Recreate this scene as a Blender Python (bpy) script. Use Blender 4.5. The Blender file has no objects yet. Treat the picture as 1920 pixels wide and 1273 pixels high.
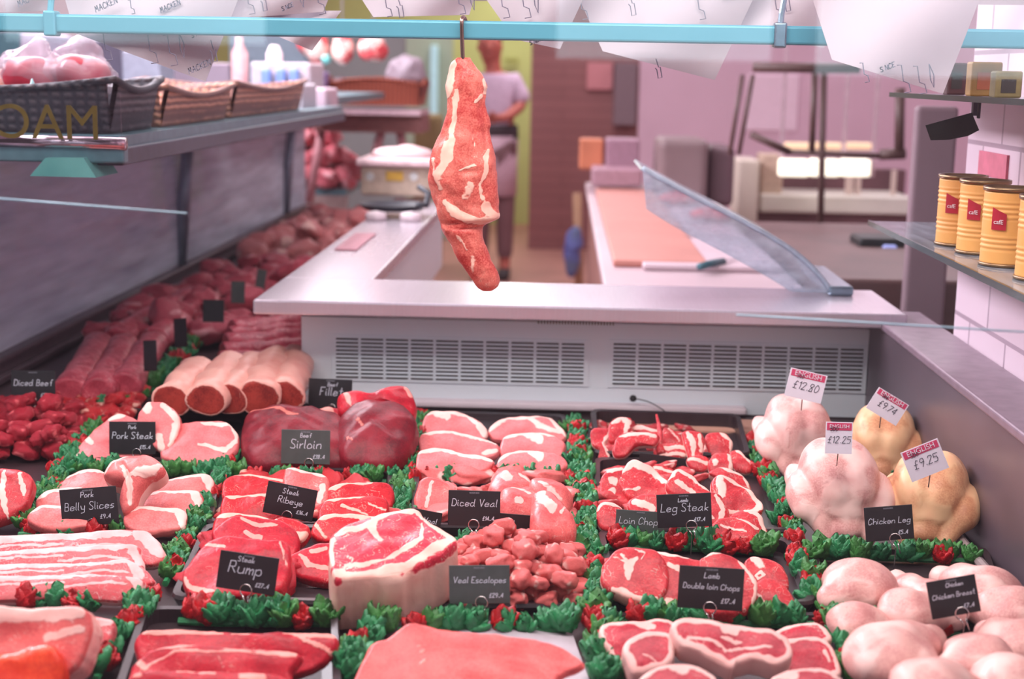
import bpy, bmesh, math, random
import numpy as np
from mathutils import Vector, Matrix, noise
random.seed(4)
R = math.radians
sc = bpy.context.scene
COL = sc.collection
# ---------------------------------------------------------------- camera
CAM = Vector((0, 0, 1.45))
cd = bpy.data.cameras.new('camera'); cam = bpy.data.objects.new('camera', cd); COL.objects.link(cam)
cd.sensor_width = 36; cd.lens = 50; cd.clip_start = .05; cd.clip_end = 200
MROT = (Matrix.Rotation(R(1.96), 4, 'Z') @ Matrix.Rotation(R(90 - 10.55), 4, 'X') @ Matrix.Rotation(R(1.0), 4, 'Z'))
cam.matrix_world = Matrix.Translation(CAM) @ MROT
cd.dof.use_dof = True; cd.dof.focus_distance = 2.0; cd.dof.aperture_fstop = 4.0
sc.camera = cam
F = 1920 * 50 / 36
# ---------------------------------------------------------------- world, lights, exposure
sc.view_settings.view_transform = 'Standard'; sc.view_settings.look = 'None'
sc.view_settings.exposure = -.30; sc.view_settings.gamma = 1; sc.view_settings.use_curve_mapping = False
w = bpy.data.worlds.new('world'); sc.world = w; w.use_nodes = True
wb = w.node_tree.nodes['Background']; wb.inputs[0].default_value = (.86, .84, .95, 1); wb.inputs[1].default_value = .95
def area(name, loc, rot, sx, sy, power, col):
    l = bpy.data.lights.new(name, 'AREA'); l.shape = 'RECTANGLE'; l.size = sx; l.size_y = sy; l.energy = power; l.color = col
    o = bpy.data.objects.new(name, l); o.location = loc; o.rotation_euler = rot; COL.objects.link(o); return o
area('case_lamp_light', (-.25, 1.50, 2.1), (R(22), 0, 0), 2.0, .35, 33, (1, .93, .90))
area('aisle_fill_light', (-1.75, 4.6, 2.5), (0, R(-38), 0), .5, 5, 270, (.95, .90, 1))  # added fill that brightens the area beyond the side glass
area('left_run_lamp_light', (-.9, 4.2, 1.75), (0, 0, 0), .3, 3.5, 14, (1, .86, .88))
for i, (x, y) in enumerate([(0, 3.9), (-1.6, 7), (1.6, 6.5), (0, 10), (2.2, 10), (-2.2, 11)]):
    area('ceiling_lamp_light', (x, y, 2.9), (0, 0, 0), 1.2, 1.2, [30, 34, 48, 54, 44, 40][i], (.98, .95, 1))
area('passage_fill_light', (-.35, 12.6, 2.9), (0, 0, 0), .8, 1.4, 70, (1, 1, .9))  # added fill brightening the yellow green passage
# ---------------------------------------------------------------- pixel helpers (measuring the photo)
MR3 = MROT.to_3x3()
def ray(px, py): return MR3 @ Vector(((px - 960) / F, -(py - 636.5) / F, -1))
def P(px, py, z):
    d = ray(px, py); return CAM + d * ((z - CAM.z) / d.z)
def PY(px, py, y):
    d = ray(px, py); return CAM + d * (y / d.y)
def PX(px, py, x):
    d = ray(px, py); return CAM + d * (x / d.x)
def PN(px, py, pt, n):
    d = ray(px, py); return CAM + d * ((pt - CAM).dot(n) / d.dot(n))
ZD = .80
# ---------------------------------------------------------------- materials
def srgb(c):
    return tuple(((v / 255) / 12.92 if v / 255 < .04045 else ((v / 255 + .055) / 1.055) ** 2.4) for v in c)
MATS = {}
def mat(name, rgb, rough=.5, metal=0, var=.12, scale=40, bump=0, bscale=200, coat=0, emit=0, spec=.5, alpha=1, second=None, stretch=None):
    if name in MATS: return MATS[name]
    m = bpy.data.materials.new(name); m.use_nodes = True; nt = m.node_tree; b = nt.nodes['Principled BSDF']
    c = srgb(rgb)
    c2 = srgb(second) if second else tuple(v * (1 - var * 2) for v in c)
    tc = nt.nodes.new('ShaderNodeTexCoord'); nz = nt.nodes.new('ShaderNodeTexNoise'); nz.inputs['Scale'].default_value = scale; nz.inputs['Detail'].default_value = 4
    src = tc.outputs['Object']
    if stretch:
        mp = nt.nodes.new('ShaderNodeMapping'); mp.inputs['Scale'].default_value = stretch
        nt.links.new(src, mp.inputs[0]); src = mp.outputs[0]
    nt.links.new(src, nz.inputs['Vector'])
    rp = nt.nodes.new('ShaderNodeValToRGB'); rp.color_ramp.elements[0].position = .3; rp.color_ramp.elements[1].position = .7
    rp.color_ramp.elements[0].color = (*c2, 1); rp.color_ramp.elements[1].color = (*c, 1)
    nt.links.new(nz.outputs['Fac'], rp.inputs[0]); nt.links.new(rp.outputs[0], b.inputs['Base Color'])
    b.inputs['Roughness'].default_value = rough; b.inputs['Metallic'].default_value = metal
    b.inputs['Specular IOR Level'].default_value = spec; b.inputs['Coat Weight'].default_value = coat; b.inputs['Coat Roughness'].default_value = .15
    if emit:
        nt.links.new(rp.outputs[0], b.inputs['Emission Color']); b.inputs['Emission Strength'].default_value = emit
    if alpha < 1: b.inputs['Alpha'].default_value = alpha
    if bump:
        n2 = nt.nodes.new('ShaderNodeTexNoise'); n2.inputs['Scale'].default_value = bscale; nt.links.new(src, n2.inputs['Vector'])
        bp = nt.nodes.new('ShaderNodeBump'); bp.inputs['Strength'].default_value = bump; bp.inputs['Distance'].default_value = .002
        nt.links.new(n2.outputs['Fac'], bp.inputs['Height']); nt.links.new(bp.outputs[0], b.inputs['Normal'])
    MATS[name] = m; return m
def meat(name, lean, fat, lean2=None, rough=.36, marb=.0, frag=.35, scale=90):
    """lean / fat split by the mesh attribute 'fat', frayed by noise, with fine marbling"""
    if name in MATS: return MATS[name]
    m = bpy.data.materials.new(name); m.use_nodes = True; nt = m.node_tree; N = nt.nodes; L = nt.links.new; b = N['Principled BSDF']
    tc = N.new('ShaderNodeTexCoord')
    at = N.new('ShaderNodeAttribute'); at.attribute_name = 'fat'
    n1 = N.new('ShaderNodeTexNoise'); n1.inputs['Scale'].default_value = scale; n1.inputs['Detail'].default_value = 5; n1.inputs['Distortion'].default_value = .6; L(tc.outputs['Object'], n1.inputs['Vector'])
    n2 = N.new('ShaderNodeTexNoise'); n2.inputs['Scale'].default_value = 28; n2.inputs['Detail'].default_value = 3; L(tc.outputs['Object'], n2.inputs['Vector'])
    n3 = N.new('ShaderNodeTexNoise'); n3.inputs['Scale'].default_value = 420; n3.inputs['Detail'].default_value = 2; L(tc.outputs['Object'], n3.inputs['Vector'])
    def mth(op, a, bb=None):
        x = N.new('ShaderNodeMath'); x.operation = op
        for i, v in enumerate((a, bb)):
            if v is None: continue
            if isinstance(v, (int, float)): x.inputs[i].default_value = v
            else: L(v, x.inputs[i])
        return x.outputs[0]
    v = mth('ADD', at.outputs['Fac'], mth('MULTIPLY', mth('SUBTRACT', n1.outputs['Fac'], .5), frag * 2))
    mb = N.new('ShaderNodeTexNoise'); mb.inputs['Scale'].default_value = 55; mb.inputs['Detail'].default_value = 6; mb.inputs['Distortion'].default_value = 1.5; L(tc.outputs['Object'], mb.inputs['Vector'])
    ridge = mth('SUBTRACT', 1, mth('MULTIPLY', mth('ABSOLUTE', mth('SUBTRACT', mb.outputs['Fac'], .5)), 30))
    v = mth('MAXIMUM', v, mth('MULTIPLY', ridge, mth('MULTIPLY', mth('MULTIPLY', n2.outputs['Fac'], 2.6), marb)))
    mr = N.new('ShaderNodeMapRange'); mr.inputs['From Min'].default_value = .38; mr.inputs['From Max'].default_value = .62; mr.interpolation_type = 'SMOOTHSTEP'; L(v, mr.inputs['Value'])
    l1 = srgb(lean); l2 = tuple(q * .80 for q in srgb(lean2)) if lean2 else tuple(q * .5 for q in l1)
    r1 = N.new('ShaderNodeValToRGB'); r1.color_ramp.elements[0].position = .38; r1.color_ramp.elements[1].position = .58; r1.color_ramp.elements[0].color = (*l2, 1); r1.color_ramp.elements[1].color = (*l1, 1)
    L(mth('ADD', mth('MULTIPLY', n2.outputs['Fac'], .62), mth('MULTIPLY', n3.outputs['Fac'], .38)), r1.inputs[0])
    if 'skin' not in name:
        l1 = (l1[0] * .90, l1[1] * .60, l1[2] * .64); l2 = (l2[0] * .80, l2[1] * .50, l2[2] * .54)
    f1 = srgb(fat); r2 = N.new('ShaderNodeValToRGB'); r2.color_ramp.elements[0].position = .3; r2.color_ramp.elements[1].position = .6
    r2.color_ramp.elements[0].color = (f1[0] * .93, f1[1] * .72, f1[2] * .72, 1); r2.color_ramp.elements[1].color = (*f1, 1); L(n2.outputs['Fac'], r2.inputs[0])
    mx = N.new('ShaderNodeMix'); mx.data_type = 'RGBA'; L(mr.outputs[0], mx.inputs[0]); L(r1.outputs[0], mx.inputs[6]); L(r2.outputs[0], mx.inputs[7])
    L(mx.outputs[2], b.inputs['Base Color']); b.inputs['Roughness'].default_value = rough; b.inputs['Specular IOR Level'].default_value = .3
    bp = N.new('ShaderNodeBump'); bp.inputs['Strength'].default_value = .5; bp.inputs['Distance'].default_value = .0018
    L(mth('ADD', n1.outputs['Fac'], mth('MULTIPLY', mr.outputs[0], .8)), bp.inputs['Height']); L(bp.outputs[0], b.inputs['Normal'])
    MATS[name] = m; return m
def glass(name, tint=(1, 1, 1), ior=1.5, haze=0, rough=0.0):
    """clear pane: passes light straight through and mirrors by Fresnel, optional pale diffuse haze mixed in"""
    if name in MATS: return MATS[name]
    m = bpy.data.materials.new(name); m.use_nodes = True; nt = m.node_tree; N = nt.nodes; L = nt.links.new; N.clear()
    o = N.new('ShaderNodeOutputMaterial'); t = N.new('ShaderNodeBsdfTransparent'); t.inputs[0].default_value = (*tint, 1)
    g = N.new('ShaderNodeBsdfGlossy'); g.inputs['Roughness'].default_value = rough
    fr = N.new('ShaderNodeFresnel'); fr.inputs[0].default_value = ior; mx = N.new('ShaderNodeMixShader')
    L(fr.outputs[0], mx.inputs[0]); L(t.outputs[0], mx.inputs[1]); L(g.outputs[0], mx.inputs[2]); last = mx.outputs[0]
    if haze:
        d = N.new('ShaderNodeBsdfDiffuse'); d.inputs[0].default_value = (.75, .82, .92, 1); m2 = N.new('ShaderNodeMixShader')
        nz = N.new('ShaderNodeTexNoise'); nz.inputs['Scale'].default_value = 9; mm = N.new('ShaderNodeMath'); mm.operation = 'MULTIPLY'; mm.inputs[1].default_value = haze * 2
        L(nz.outputs['Fac'], mm.inputs[0]); L(mm.outputs[0], m2.inputs[0]); L(last, m2.inputs[1]); L(d.outputs[0], m2.inputs[2]); last = m2.outputs[0]
    L(last, o.inputs[0]); MATS[name] = m; return m
# ---------------------------------------------------------------- objects
def tag(o, label=None, cat=None, group=None, kind=None):
    if label: o['label'] = label
    if cat: o['category'] = cat
    if group: o['group'] = group
    if kind: o['kind'] = kind
    return o
def empty(name, loc, label, cat, group=None):
    o = bpy.data.objects.new(name, None); o.location = loc; o.empty_display_size = .02; COL.objects.link(o); return tag(o, label, cat, group)
def link(name, me, m, parent=None, org=None, smooth=True):
    """me in world coordinates -> object whose origin is org (or its parent's place)"""
    if parent is not None:
        org = Vector((0, 0, 0)); q = parent
        while q is not None: org = org + q.location; q = q.parent
    elif org is None:
        vs = np.empty(len(me.vertices) * 3); me.vertices.foreach_get('co', vs); vs = vs.reshape(-1, 3)
        org = Vector(((vs[:, 0].min() + vs[:, 0].max()) / 2, (vs[:, 1].min() + vs[:, 1].max()) / 2, vs[:, 2].min()))
    me.transform(Matrix.Translation(-Vector(org)))
    if m and not me.materials: me.materials.append(m)
    if smooth: me.polygons.foreach_set('use_smooth', [True] * len(me.polygons))
    me.update()
    o = bpy.data.objects.new(name, me); COL.objects.link(o)
    if parent is not None: o.parent = parent
    else: o.location = org
    return o
class MB:
    def __init__(s): s.v = []; s.f = []
    def add(s, vs, fs):
        k = len(s.v); s.v += [tuple(v) for v in vs]; s.f += [tuple(i + k for i in f) for f in fs]; return s
    def box(s, lo, hi, M=None):
        x0, y0, z0 = lo; x1, y1, z1 = hi
        vs = [Vector(p) for p in ((x0,y0,z0),(x1,y0,z0),(x1,y1,z0),(x0,y1,z0),(x0,y0,z1),(x1,y0,z1),(x1,y1,z1),(x0,y1,z1))]
        if M: vs = [M @ v for v in vs]
        return s.add(vs, [(0,3,2,1),(4,5,6,7),(0,1,5,4),(1,2,6,5),(2,3,7,6),(3,0,4,7)])
    def rbox(s, lo, hi, r=.01, M=None):
        bm = bmesh.new(); bmesh.ops.create_cube(bm, size=1)
        c = [(a + b) / 2 for a, b in zip(lo, hi)]; d = [b - a for a, b in zip(lo, hi)]
        for v in bm.verts: v.co = Vector((c[0] + v.co.x * d[0], c[1] + v.co.y * d[1], c[2] + v.co.z * d[2]))
        bmesh.ops.bevel(bm, geom=bm.edges[:], offset=min(r, min(d) * .45), segments=3, affect='EDGES', profile=.5)
        bm.verts.index_update()
        s.add([(M @ v.co if M else v.co.copy()) for v in bm.verts], [[v.index for v in f.verts] for f in bm.faces]); bm.free(); return s
    def tube(s, pts, r, n=10, closed=False, cap=True):
        pts = [Vector(p) for p in pts]; m = len(pts); rr = r if isinstance(r, (list, tuple)) else [r] * m
        up = Vector((0, 0, 1)); rings = []
        t0 = (pts[1] - pts[0]).normalized(); a = t0.cross(up)
        if a.length < .1: a = t0.cross(Vector((1, 0, 0)))
        a.normalize()
        for i, p in enumerate(pts):
            if closed: t = (pts[(i + 1) % m] - pts[i - 1]).normalized()
            else: t = (pts[min(i + 1, m - 1)] - pts[max(i - 1, 0)]).normalized()
            a = (a - t * a.dot(t)).normalized(); b = t.cross(a)
            rings.append([p + (a * math.cos(k * 2 * math.pi / n) + b * math.sin(k * 2 * math.pi / n)) * rr[i] for k in range(n)])
        vs = [v for q in rings for v in q]; fs = []
        for i in range(m if closed else m - 1):
            j = (i + 1) % m
            for k in range(n): fs.append((i*n+k, i*n+(k+1)%n, j*n+(k+1)%n, j*n+k))
        if cap and not closed: fs += [tuple(range(n))[::-1], tuple((m-1)*n+k for k in range(n))]
        return s.add(vs, fs)
    def lathe(s, prof, c, n=32, M=None):
        c = Vector(c); vs = []; fs = []
        for (r, z) in prof:
            for k in range(n):
                v = Vector((r * math.cos(k*2*math.pi/n), r * math.sin(k*2*math.pi/n), z))
                if M: v = M @ v
                vs.append(c + v)
        for i in range(len(prof) - 1):
            for k in range(n): fs.append((i*n+k, i*n+(k+1)%n, (i+1)*n+(k+1)%n, (i+1)*n+k))
        fs += [tuple(range(n))[::-1], tuple((len(prof)-1)*n+k for k in range(n))]
        return s.add(vs, fs)
    def build(s, name, m, parent=None, org=None, smooth=False):
        me = bpy.data.meshes.new(name); me.from_pydata([tuple(v) for v in s.v], [], s.f); me.validate()
        bm = bmesh.new(); bm.from_mesh(me); bmesh.ops.recalc_face_normals(bm, faces=bm.faces[:]); bm.to_mesh(me); bm.free()
        return link(name, me, m, parent, org, smooth)
def struct(name, mb, m, smooth=False): return tag(mb.build(name, m, smooth=smooth), kind='structure')
def spline(pts, n, closed=True):
    pts = [np.array(p, float) for p in pts]; m = len(pts); out = []
    L = m if closed else m - 1
    for k in range(n):
        t = k / n * L if closed else k / (n - 1) * L
        i = min(int(t), L - 1); u = t - i
        g = (lambda j: pts[j % m]) if closed else (lambda j: pts[max(0, min(m - 1, j))])
        a, b, c, d = g(i - 1), g(i), g(i + 1), g(i + 2)
        out.append(.5 * ((2 * b) + (-a + c) * u + (2*a - 5*b + 4*c - d) * u*u + (-a + 3*b - 3*c + d) * u**3))
    return np.array(out)
def dist_poly(p, line, closed=False):
    """distances of points p to a polyline"""
    line = np.array(line, float); a = line if closed else line[:-1]; b = np.roll(line, -1, 0) if closed else line[1:]
    d = b - a; L2 = (d ** 2).sum(1) + 1e-9
    t = ((p[:, None, :] - a[None]) * d[None]).sum(2) / L2; t = np.clip(t, 0, 1)
    q = a[None] + t[..., None] * d[None]
    return np.sqrt(((p[:, None, :] - q) ** 2).sum(2)).min(1)
def stroke_field(px, rimw, outl, strokes, rim_skip=None):
    f = np.zeros(len(px))
    px = px + np.array([[noise.noise(Vector((x * .045, y * .045, 1.7))) * 5 + noise.noise(Vector((x * .16, y * .16, 9))) * 2.2, noise.noise(Vector((x * .045, y * .045, 5.1))) * 4 + noise.noise(Vector((x * .16, y * .16, 3))) * 1.6] for x, y in px])
    if rimw:
        f = np.maximum(f, np.clip(1.5 - dist_poly(px, outl, True) / rimw, 0, 1))
    for s in strokes:
        pts, wd = s[0], s[1]; st = s[2] if len(s) > 2 else 1
        if len(pts) == 1: pts = [pts[0], (pts[0][0] + .1, pts[0][1])]
        d = dist_poly(px, pts); e0 = np.minimum(np.hypot(*(px - np.array(pts[0])).T), np.hypot(*(px - np.array(pts[-1])).T)); wv = wd * (np.clip(.45 + e0 / (wd * 5), .45, 1) if len(pts) > 2 else 1); g = np.clip(1.5 - d / wv, 0, 1)
        f = np.maximum(f, g * st) if st > 0 else np.minimum(f, 1 - g * (-st))
    return f
def slab(name, label, cat, outl, m, tilt=30, th=.015, z0=0., yaw=0, dome=.003, puff=0, rim=0, fat=(), side=0., nz=.0015, nf=30, group=None, center=None, anchor=None, K=18, N=96, parent=None, grooves=(), spow=2, rnd_=.0042):
    """a slice or joint of meat: outline and seams measured from the photo, laid on a tilted plane, with rounded edges, thickness and relief"""
    o = spline(outl, N); sj = random.random() * 90; o = o + np.array([[noise.noise(Vector((x * .06, y * .06, sj))) * 2.6, noise.noise(Vector((x * .06, y * .06, sj + 7))) * 2.0] for x, y in o])
    a = R(tilt); n = Matrix.Rotation(R(yaw), 3, 'Z') @ Vector((0, -math.sin(a), math.cos(a)))
    if anchor is None: anchor = max(outl, key=lambda q: q[1])
    A = P(anchor[0], anchor[1], ZD + z0 + th * math.cos(a))
    c = np.array(center, float) if center else o.mean(0)
    ss = [1, .985, .965, .94] + [.91 * (1 - k / K) ** .9 for k in range(K)]
    seed = random.random() * 50
    V = []; PXL = []; ringi = []
    r = min(th / 2, rnd_)
    mpx = 1 / F * (A - CAM).length
    for s in ss:
        for q in o:
            px = c + (q - c) * s; w_ = PN(px[0], px[1], A, n)
            dd = (1 - s) * np.linalg.norm(q - c) * mpx; dd = min(dd, r)
            off = -r + math.sqrt(max(0, r * r - (r - dd) ** 2)) + dome * (1 - s * s) + puff * math.sqrt(max(0, 1 - s ** spow))
            g = 0
            V.append([w_, off]); PXL.append(px)
    w_ = PN(c[0], c[1], A, n); V.append([w_, dome + puff]); PXL.append(c)
    PXL = np.array(PXL)
    gr = np.zeros(len(PXL))
    for (pts, wd, dep) in grooves: gr -= dep * np.clip(1 - dist_poly(PXL, pts) / wd, 0, 1) ** 1.5
    nfront = len(V); verts = []
    for i, (p, off) in enumerate(V):
        k = min(1, (nfront - i) / nfront * 3)
        e = min(1, max(0, 1 - (1 if i < N else 0)))
        d = noise.noise(p * nf + Vector((seed, 0, 0))) * nz * 2 * e
        verts.append(p + n * (off + d + gr[i]))
    fs = []; nr = len(ss)
    for i in range(nr - 1):
        for k in range(N): fs.append((i*N+k, i*N+(k+1)%N, (i+1)*N+(k+1)%N, (i+1)*N+k))
    for k in range(N): fs.append(((nr-1)*N+k, (nr-1)*N+(k+1)%N, nfront-1))
    fat_a = list(stroke_field(PXL, rim, o, fat))
    prev = 0
    prof = [(-r - (th - 2*r) * t, 1 + .012 * math.sin(t * math.pi)) for t in (.2, .4, .6, .8, 1)] + [(-th + r * .4, .985), (-th, .94), (-th, .5)]
    for (off, s) in prof:
        st = len(verts)
        for q in o:
            px = c + (q - c) * s; p = PN(px[0], px[1], A, n)
            verts.append(p + n * (off - 0) + n * 0 + (p - A).normalized() * noise.noise(p * nf * 1.5 + n * off * 40) * nz * .6); fat_a.append(side if off > -th + r * .2 or True else 0)
        for k in range(N): fs.append((prev+k, st+k, st+(k+1)%N, prev+(k+1)%N))
        prev = st
    fs.append(tuple(prev + k for k in range(N)))
    me = bpy.data.meshes.new(name); me.from_pydata([tuple(v) for v in verts], [], fs)
    at = me.attributes.new('fat', 'FLOAT', 'POINT'); at.data.foreach_set('value', [float(x) for x in fat_a])
    bm = bmesh.new(); bm.from_mesh(me); bmesh.ops.recalc_face_normals(bm, faces=bm.faces[:]); bm.to_mesh(me); bm.free()
    ob = link(name, me, m, parent)
    if parent is None: tag(ob, label, cat, group)
    elif label: ob['label'] = label
    return ob
def sdf_mesh(name, els, k=.01, center=(0, 0, 0), sub=5, nz=.001, nf=40, rmax=.35, colf=None):
    """closed smooth surface round ellipsoids and tapered capsules, found along rays from the centre"""
    bm = bmesh.new(); bmesh.ops.create_icosphere(bm, subdivisions=sub, radius=1)
    D = np.array([v.co[:] for v in bm.verts]); c = np.array(center, float)
    def f(p):
        vals = []
        for e in els:
            if e[0] == 'e':
                q = p - np.array(e[1])
                if len(e) > 3: q = q @ np.array(e[3])
                rr = np.array(e[2]); k0 = np.linalg.norm(q / rr, axis=-1); k1 = np.linalg.norm(q / rr ** 2, axis=-1) + 1e-9
                vals.append(k0 * (k0 - 1) / k1)
            else:
                a, b, ra, rb = np.array(e[1], float), np.array(e[2], float), e[3], e[4]
                t = np.clip(((p - a) @ (b - a)) / ((b - a) @ (b - a)), 0, 1)
                vals.append(np.linalg.norm(p - a - t[..., None] * (b - a), axis=-1) - (ra + (rb - ra) * t))
        r = vals[0]
        for v in vals[1:]:
            h = np.clip(.5 + .5 * (v - r) / k, 0, 1); r = v * (1 - h) + r * h - k * h * (1 - h)
        return r
    T = np.linspace(rmax, 0.001, 110); vals = np.stack([f(c + D * t) for t in T], 1)
    idx = np.argmax(vals < 0, axis=1); idx = np.clip(idx, 1, None)
    v1 = vals[np.arange(len(D)), idx - 1]; v2 = vals[np.arange(len(D)), idx]; tt = T[idx-1] + (T[idx] - T[idx-1]) * np.clip(v1 / (v1 - v2 + 1e-9), 0, 1)
    sd = Vector((random.random() * 40, 0, 0))
    for v, d, t in zip(bm.verts, D, tt):
        p = Vector(c + d * t); v.co = p + Vector(d) * noise.noise(p * nf + sd) * nz * 2
    for _ in range(1): bmesh.ops.smooth_vert(bm, verts=bm.verts, factor=.5, use_axis_x=True, use_axis_y=True, use_axis_z=True)
    me = bpy.data.meshes.new(name); bm.to_mesh(me); bm.free()
    me.polygons.foreach_set('use_smooth', [True] * len(me.polygons)); return me
# ---------------------------------------------------------------- setting: room
M_floor = mat('terracotta floor', (176, 122, 112), .55, var=.15, scale=3)
M_lilac = mat('lilac wall', (214, 182, 196), .6, var=.05, scale=2)
M_wallg = mat('yellow green wall', (196, 200, 128), .6, var=.06, scale=2)
M_ceil = mat('ceiling white', (225, 215, 220), .8)
struct('floor', MB().box((-3.6, 1.2, -.05), (3.6, 14.2, 0)), M_floor)
struct('ceiling', MB().box((-3.6, 1.0, 3.0), (3.6, 14.2, 3.05)), M_ceil)
struct('wall_left', MB().box((-3.65, 1.2, 0), (-3.6, 14.2, 3)), M_lilac)
struct('wall_right', MB().box((3.6, 1.2, 0), (3.65, 14.2, 3)), M_lilac)
struct('added_partition_1', MB().box((-2.35, 1.9, 0), (-2.3, 8.6, 1.30)), mat('lilac panel', (206, 190, 208), .6, var=.05, scale=2))  # added partition giving lilac brightness past the side glass
struct('wall_back', MB().box((-3.6, 14.0, 0), (3.6, 14.05, 3)), M_wallg)
# street behind the photographer, seen only mirrored in the glass
struct('floor_street', MB().box((-9, -14, -.06), (9, 1.15, -.001)), mat('paving', (120, 104, 112), .8, var=.1, scale=2))
sm = MB(); sm.box((-9, -12.2, 0), (9, -12, 5)); struct('wall_street', sm, mat('street front', (190, 160, 170), .8, scale=1))
for i, (x0, x1, z0, z1) in enumerate([(-5.6, -3.0, 1.7, 3.2), (-.1, 2.0, 1.62, 3.4), (2.45, 5.8, 1.5, 3.4)]):
    struct('window_%d' % (i + 1), MB().box((x0, -12, z0), (x1, -11.96, z1)), mat('reflection glow panel', (205, 230, 240), .3, var=.1, scale=1.2, emit=4.5))  # unseen glowing panels added to mirror as bright patches in the glass
# tiled wall at the right, over the end of the case
def brick_mat(name, c1, mortar, sx, sy, rough=.3):
    m = bpy.data.materials.new(name); m.use_nodes = True; nt = m.node_tree; b = nt.nodes['Principled BSDF']
    tc = nt.nodes.new('ShaderNodeTexCoord'); sep = nt.nodes.new('ShaderNodeSeparateXYZ'); cb = nt.nodes.new('ShaderNodeCombineXYZ'); br = nt.nodes.new('ShaderNodeTexBrick')
    nt.links.new(tc.outputs['Object'], sep.inputs[0]); ad = nt.nodes.new('ShaderNodeMath'); nt.links.new(sep.outputs[0], ad.inputs[0]); nt.links.new(sep.outputs[1], ad.inputs[1])
    nt.links.new(ad.outputs[0], cb.inputs[0]); nt.links.new(sep.outputs[2], cb.inputs[1]); nt.links.new(cb.outputs[0], br.inputs['Vector'])
    br.inputs['Scale'].default_value = 1; br.inputs['Brick Width'].default_value = sx; br.inputs['Row Height'].default_value = sy; br.inputs['Mortar Size'].default_value = min(.004, sy * .08)
    br.inputs['Color1'].default_value = (*srgb(c1), 1); br.inputs['Color2'].default_value = (*[v * .9 for v in srgb(c1)], 1); br.inputs['Mortar'].default_value = (*srgb(mortar), 1)
    nt.links.new(br.outputs[0], b.inputs['Base Color']); b.inputs['Roughness'].default_value = rough; return m
struct('wall_tiled', MB().box((.70, 1.25, 0), (.78, 2.52, 2.6)), brick_mat('white tile', (222, 200, 212), (168, 146, 160), .2, .15))
# ---------------------------------------------------------------- the refrigerated case
steel = mat('brushed steel', (196, 192, 198), .28, metal=.75, var=.06, scale=30, stretch=(1, 30, 30))
white_steel = mat('white enamel panel', (232, 240, 246), .35, var=.03, scale=3)
dark = mat('dark tray plastic', (58, 44, 48), .35, var=.15, scale=20)
deckm = mat('case deck', (70, 50, 54), .4, var=.2, scale=8)
case = empty('display_case', (0, 1.3, 0), 'white refrigerated butcher display case with slotted back panel and steel worktop', 'display case')
MB().box((-1.2, 1.28, .0), (.62, 2.76, .78)).box((-1.2, 2.76, 0), (-.60, 6.6, .78)).build('base', white_steel, case)
MB().box((-1.2, 1.28, .781), (.62, 2.76, .797)).box((-1.2, 2.76, .781), (-.53, 6.6, .797)).build('deck', deckm, case)
YB = 2.74
def bx(px, z=.9): return PY(px, 700, YB).x
# back panel with two louvred grilles
pl, pr = PY(566, 700, YB).x, PY(1700, 700, YB).x
zt = PY(1100, 606, YB).z
bp_ = MB(); bp_.box((pl, YB, .80), (pr, YB + .03, zt)); bp_.build('back_panel', white_steel, case)
lip = MB().rbox((pl, YB - .03, .805), (PY(1400, 700, YB).x, YB, PY(900, 747, YB).z), .005)
lip.build('panel_lip', mat('white lip', (240, 226, 232), .4, var=.02), case)
slotm = mat('slot dark', (64, 54, 50), .7)
def grille(x0, x1, y0, y1, cols, rows=11, gap=8):
    A = PY(x0, y0, YB); B = PY(x1, y1, YB); W = B.x - A.x; zt_, zb = A.z, B.z
    fr = MB().box((A.x - .006, YB - .004, zb - .004), (B.x + .006, YB - .0005, zt_ + .004)).build('grille', white_steel, case)
    for c in range(cols):
        sl = MB()
        cx0 = A.x + W * (c + .06) / cols; cx1 = A.x + W * (c + .94) / cols
        for r_ in range(rows):
            z = zb + (zt_ - zb) * (r_ + .5) / rows; h = (zt_ - zb) / rows * .26
            sl.box((cx0, YB - .0055, z - h), (cx1, YB - .0035, z + h))
        sl.build('slot_column', slotm, fr)
        lv = MB()
        for r_ in range(rows):
            z = zb + (zt_ - zb) * (r_ + .5) / rows; h = (zt_ - zb) / rows
            lv.box((cx0, YB - .009, z + h * .26), (cx1, YB - .004, z + h * .40))
        lv.build('louvre_column', white_steel, fr)
grille(628, 1096, 630, 720, 10)
grille(1148, 1616, 640, 733, 10)
# curtain track under the worktop
zt2 = PY(1100, 596, 2.70).z
MB().box((PY(585, 600, 2.70).x, 2.70, zt2 - .008), (PY(1680, 600, 2.70).x, 2.715, zt2 + .006)).build('blind_track', mat('grey blue track', (104, 136, 148), .4), case)
sp = MB(); xa = PY(1010, 600, 2.695).x; xb = PY(1150, 600, 2.695).x
for i in range(26): sp.lathe([(.0035, -.0012), (.0035, .0012)], (xa + (xb - xa) * i / 25, 2.694, zt2 - .009), 8, Matrix.Rotation(R(90), 3, 'Y'))
sp.build('coiled_spring', mat('brass coil', (120, 110, 80), .4, metal=.5), case)
# worktop: front part and the arm running back along the left run
zw = 1.026; yf = 2.62
xL = P(465, 568, zw).x; xR = P(1712, 597, zw).x
yb = P(1100, 532, zw).y
M_top = mat('steel worktop', (214, 204, 214), .24, metal=.5, var=.05, scale=12, stretch=(40, 1, 1))
MB().rbox((xL, yf, zw - .028), (xR, yb, zw), .004).build('worktop', M_top, case)
tl = P(560, 500, zw); 
MB().rbox((xL, yb, zw - .028), (P(722, 500, zw).x, 4.9, zw - .0005), .004).build('worktop_arm', M_top, case)
MB().box((pl + .002, YB + .03, .8), (P(722, 500, zw).x - .02, 4.85, zw - .03)).build('arm_cabinet', white_steel, case)
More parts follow.
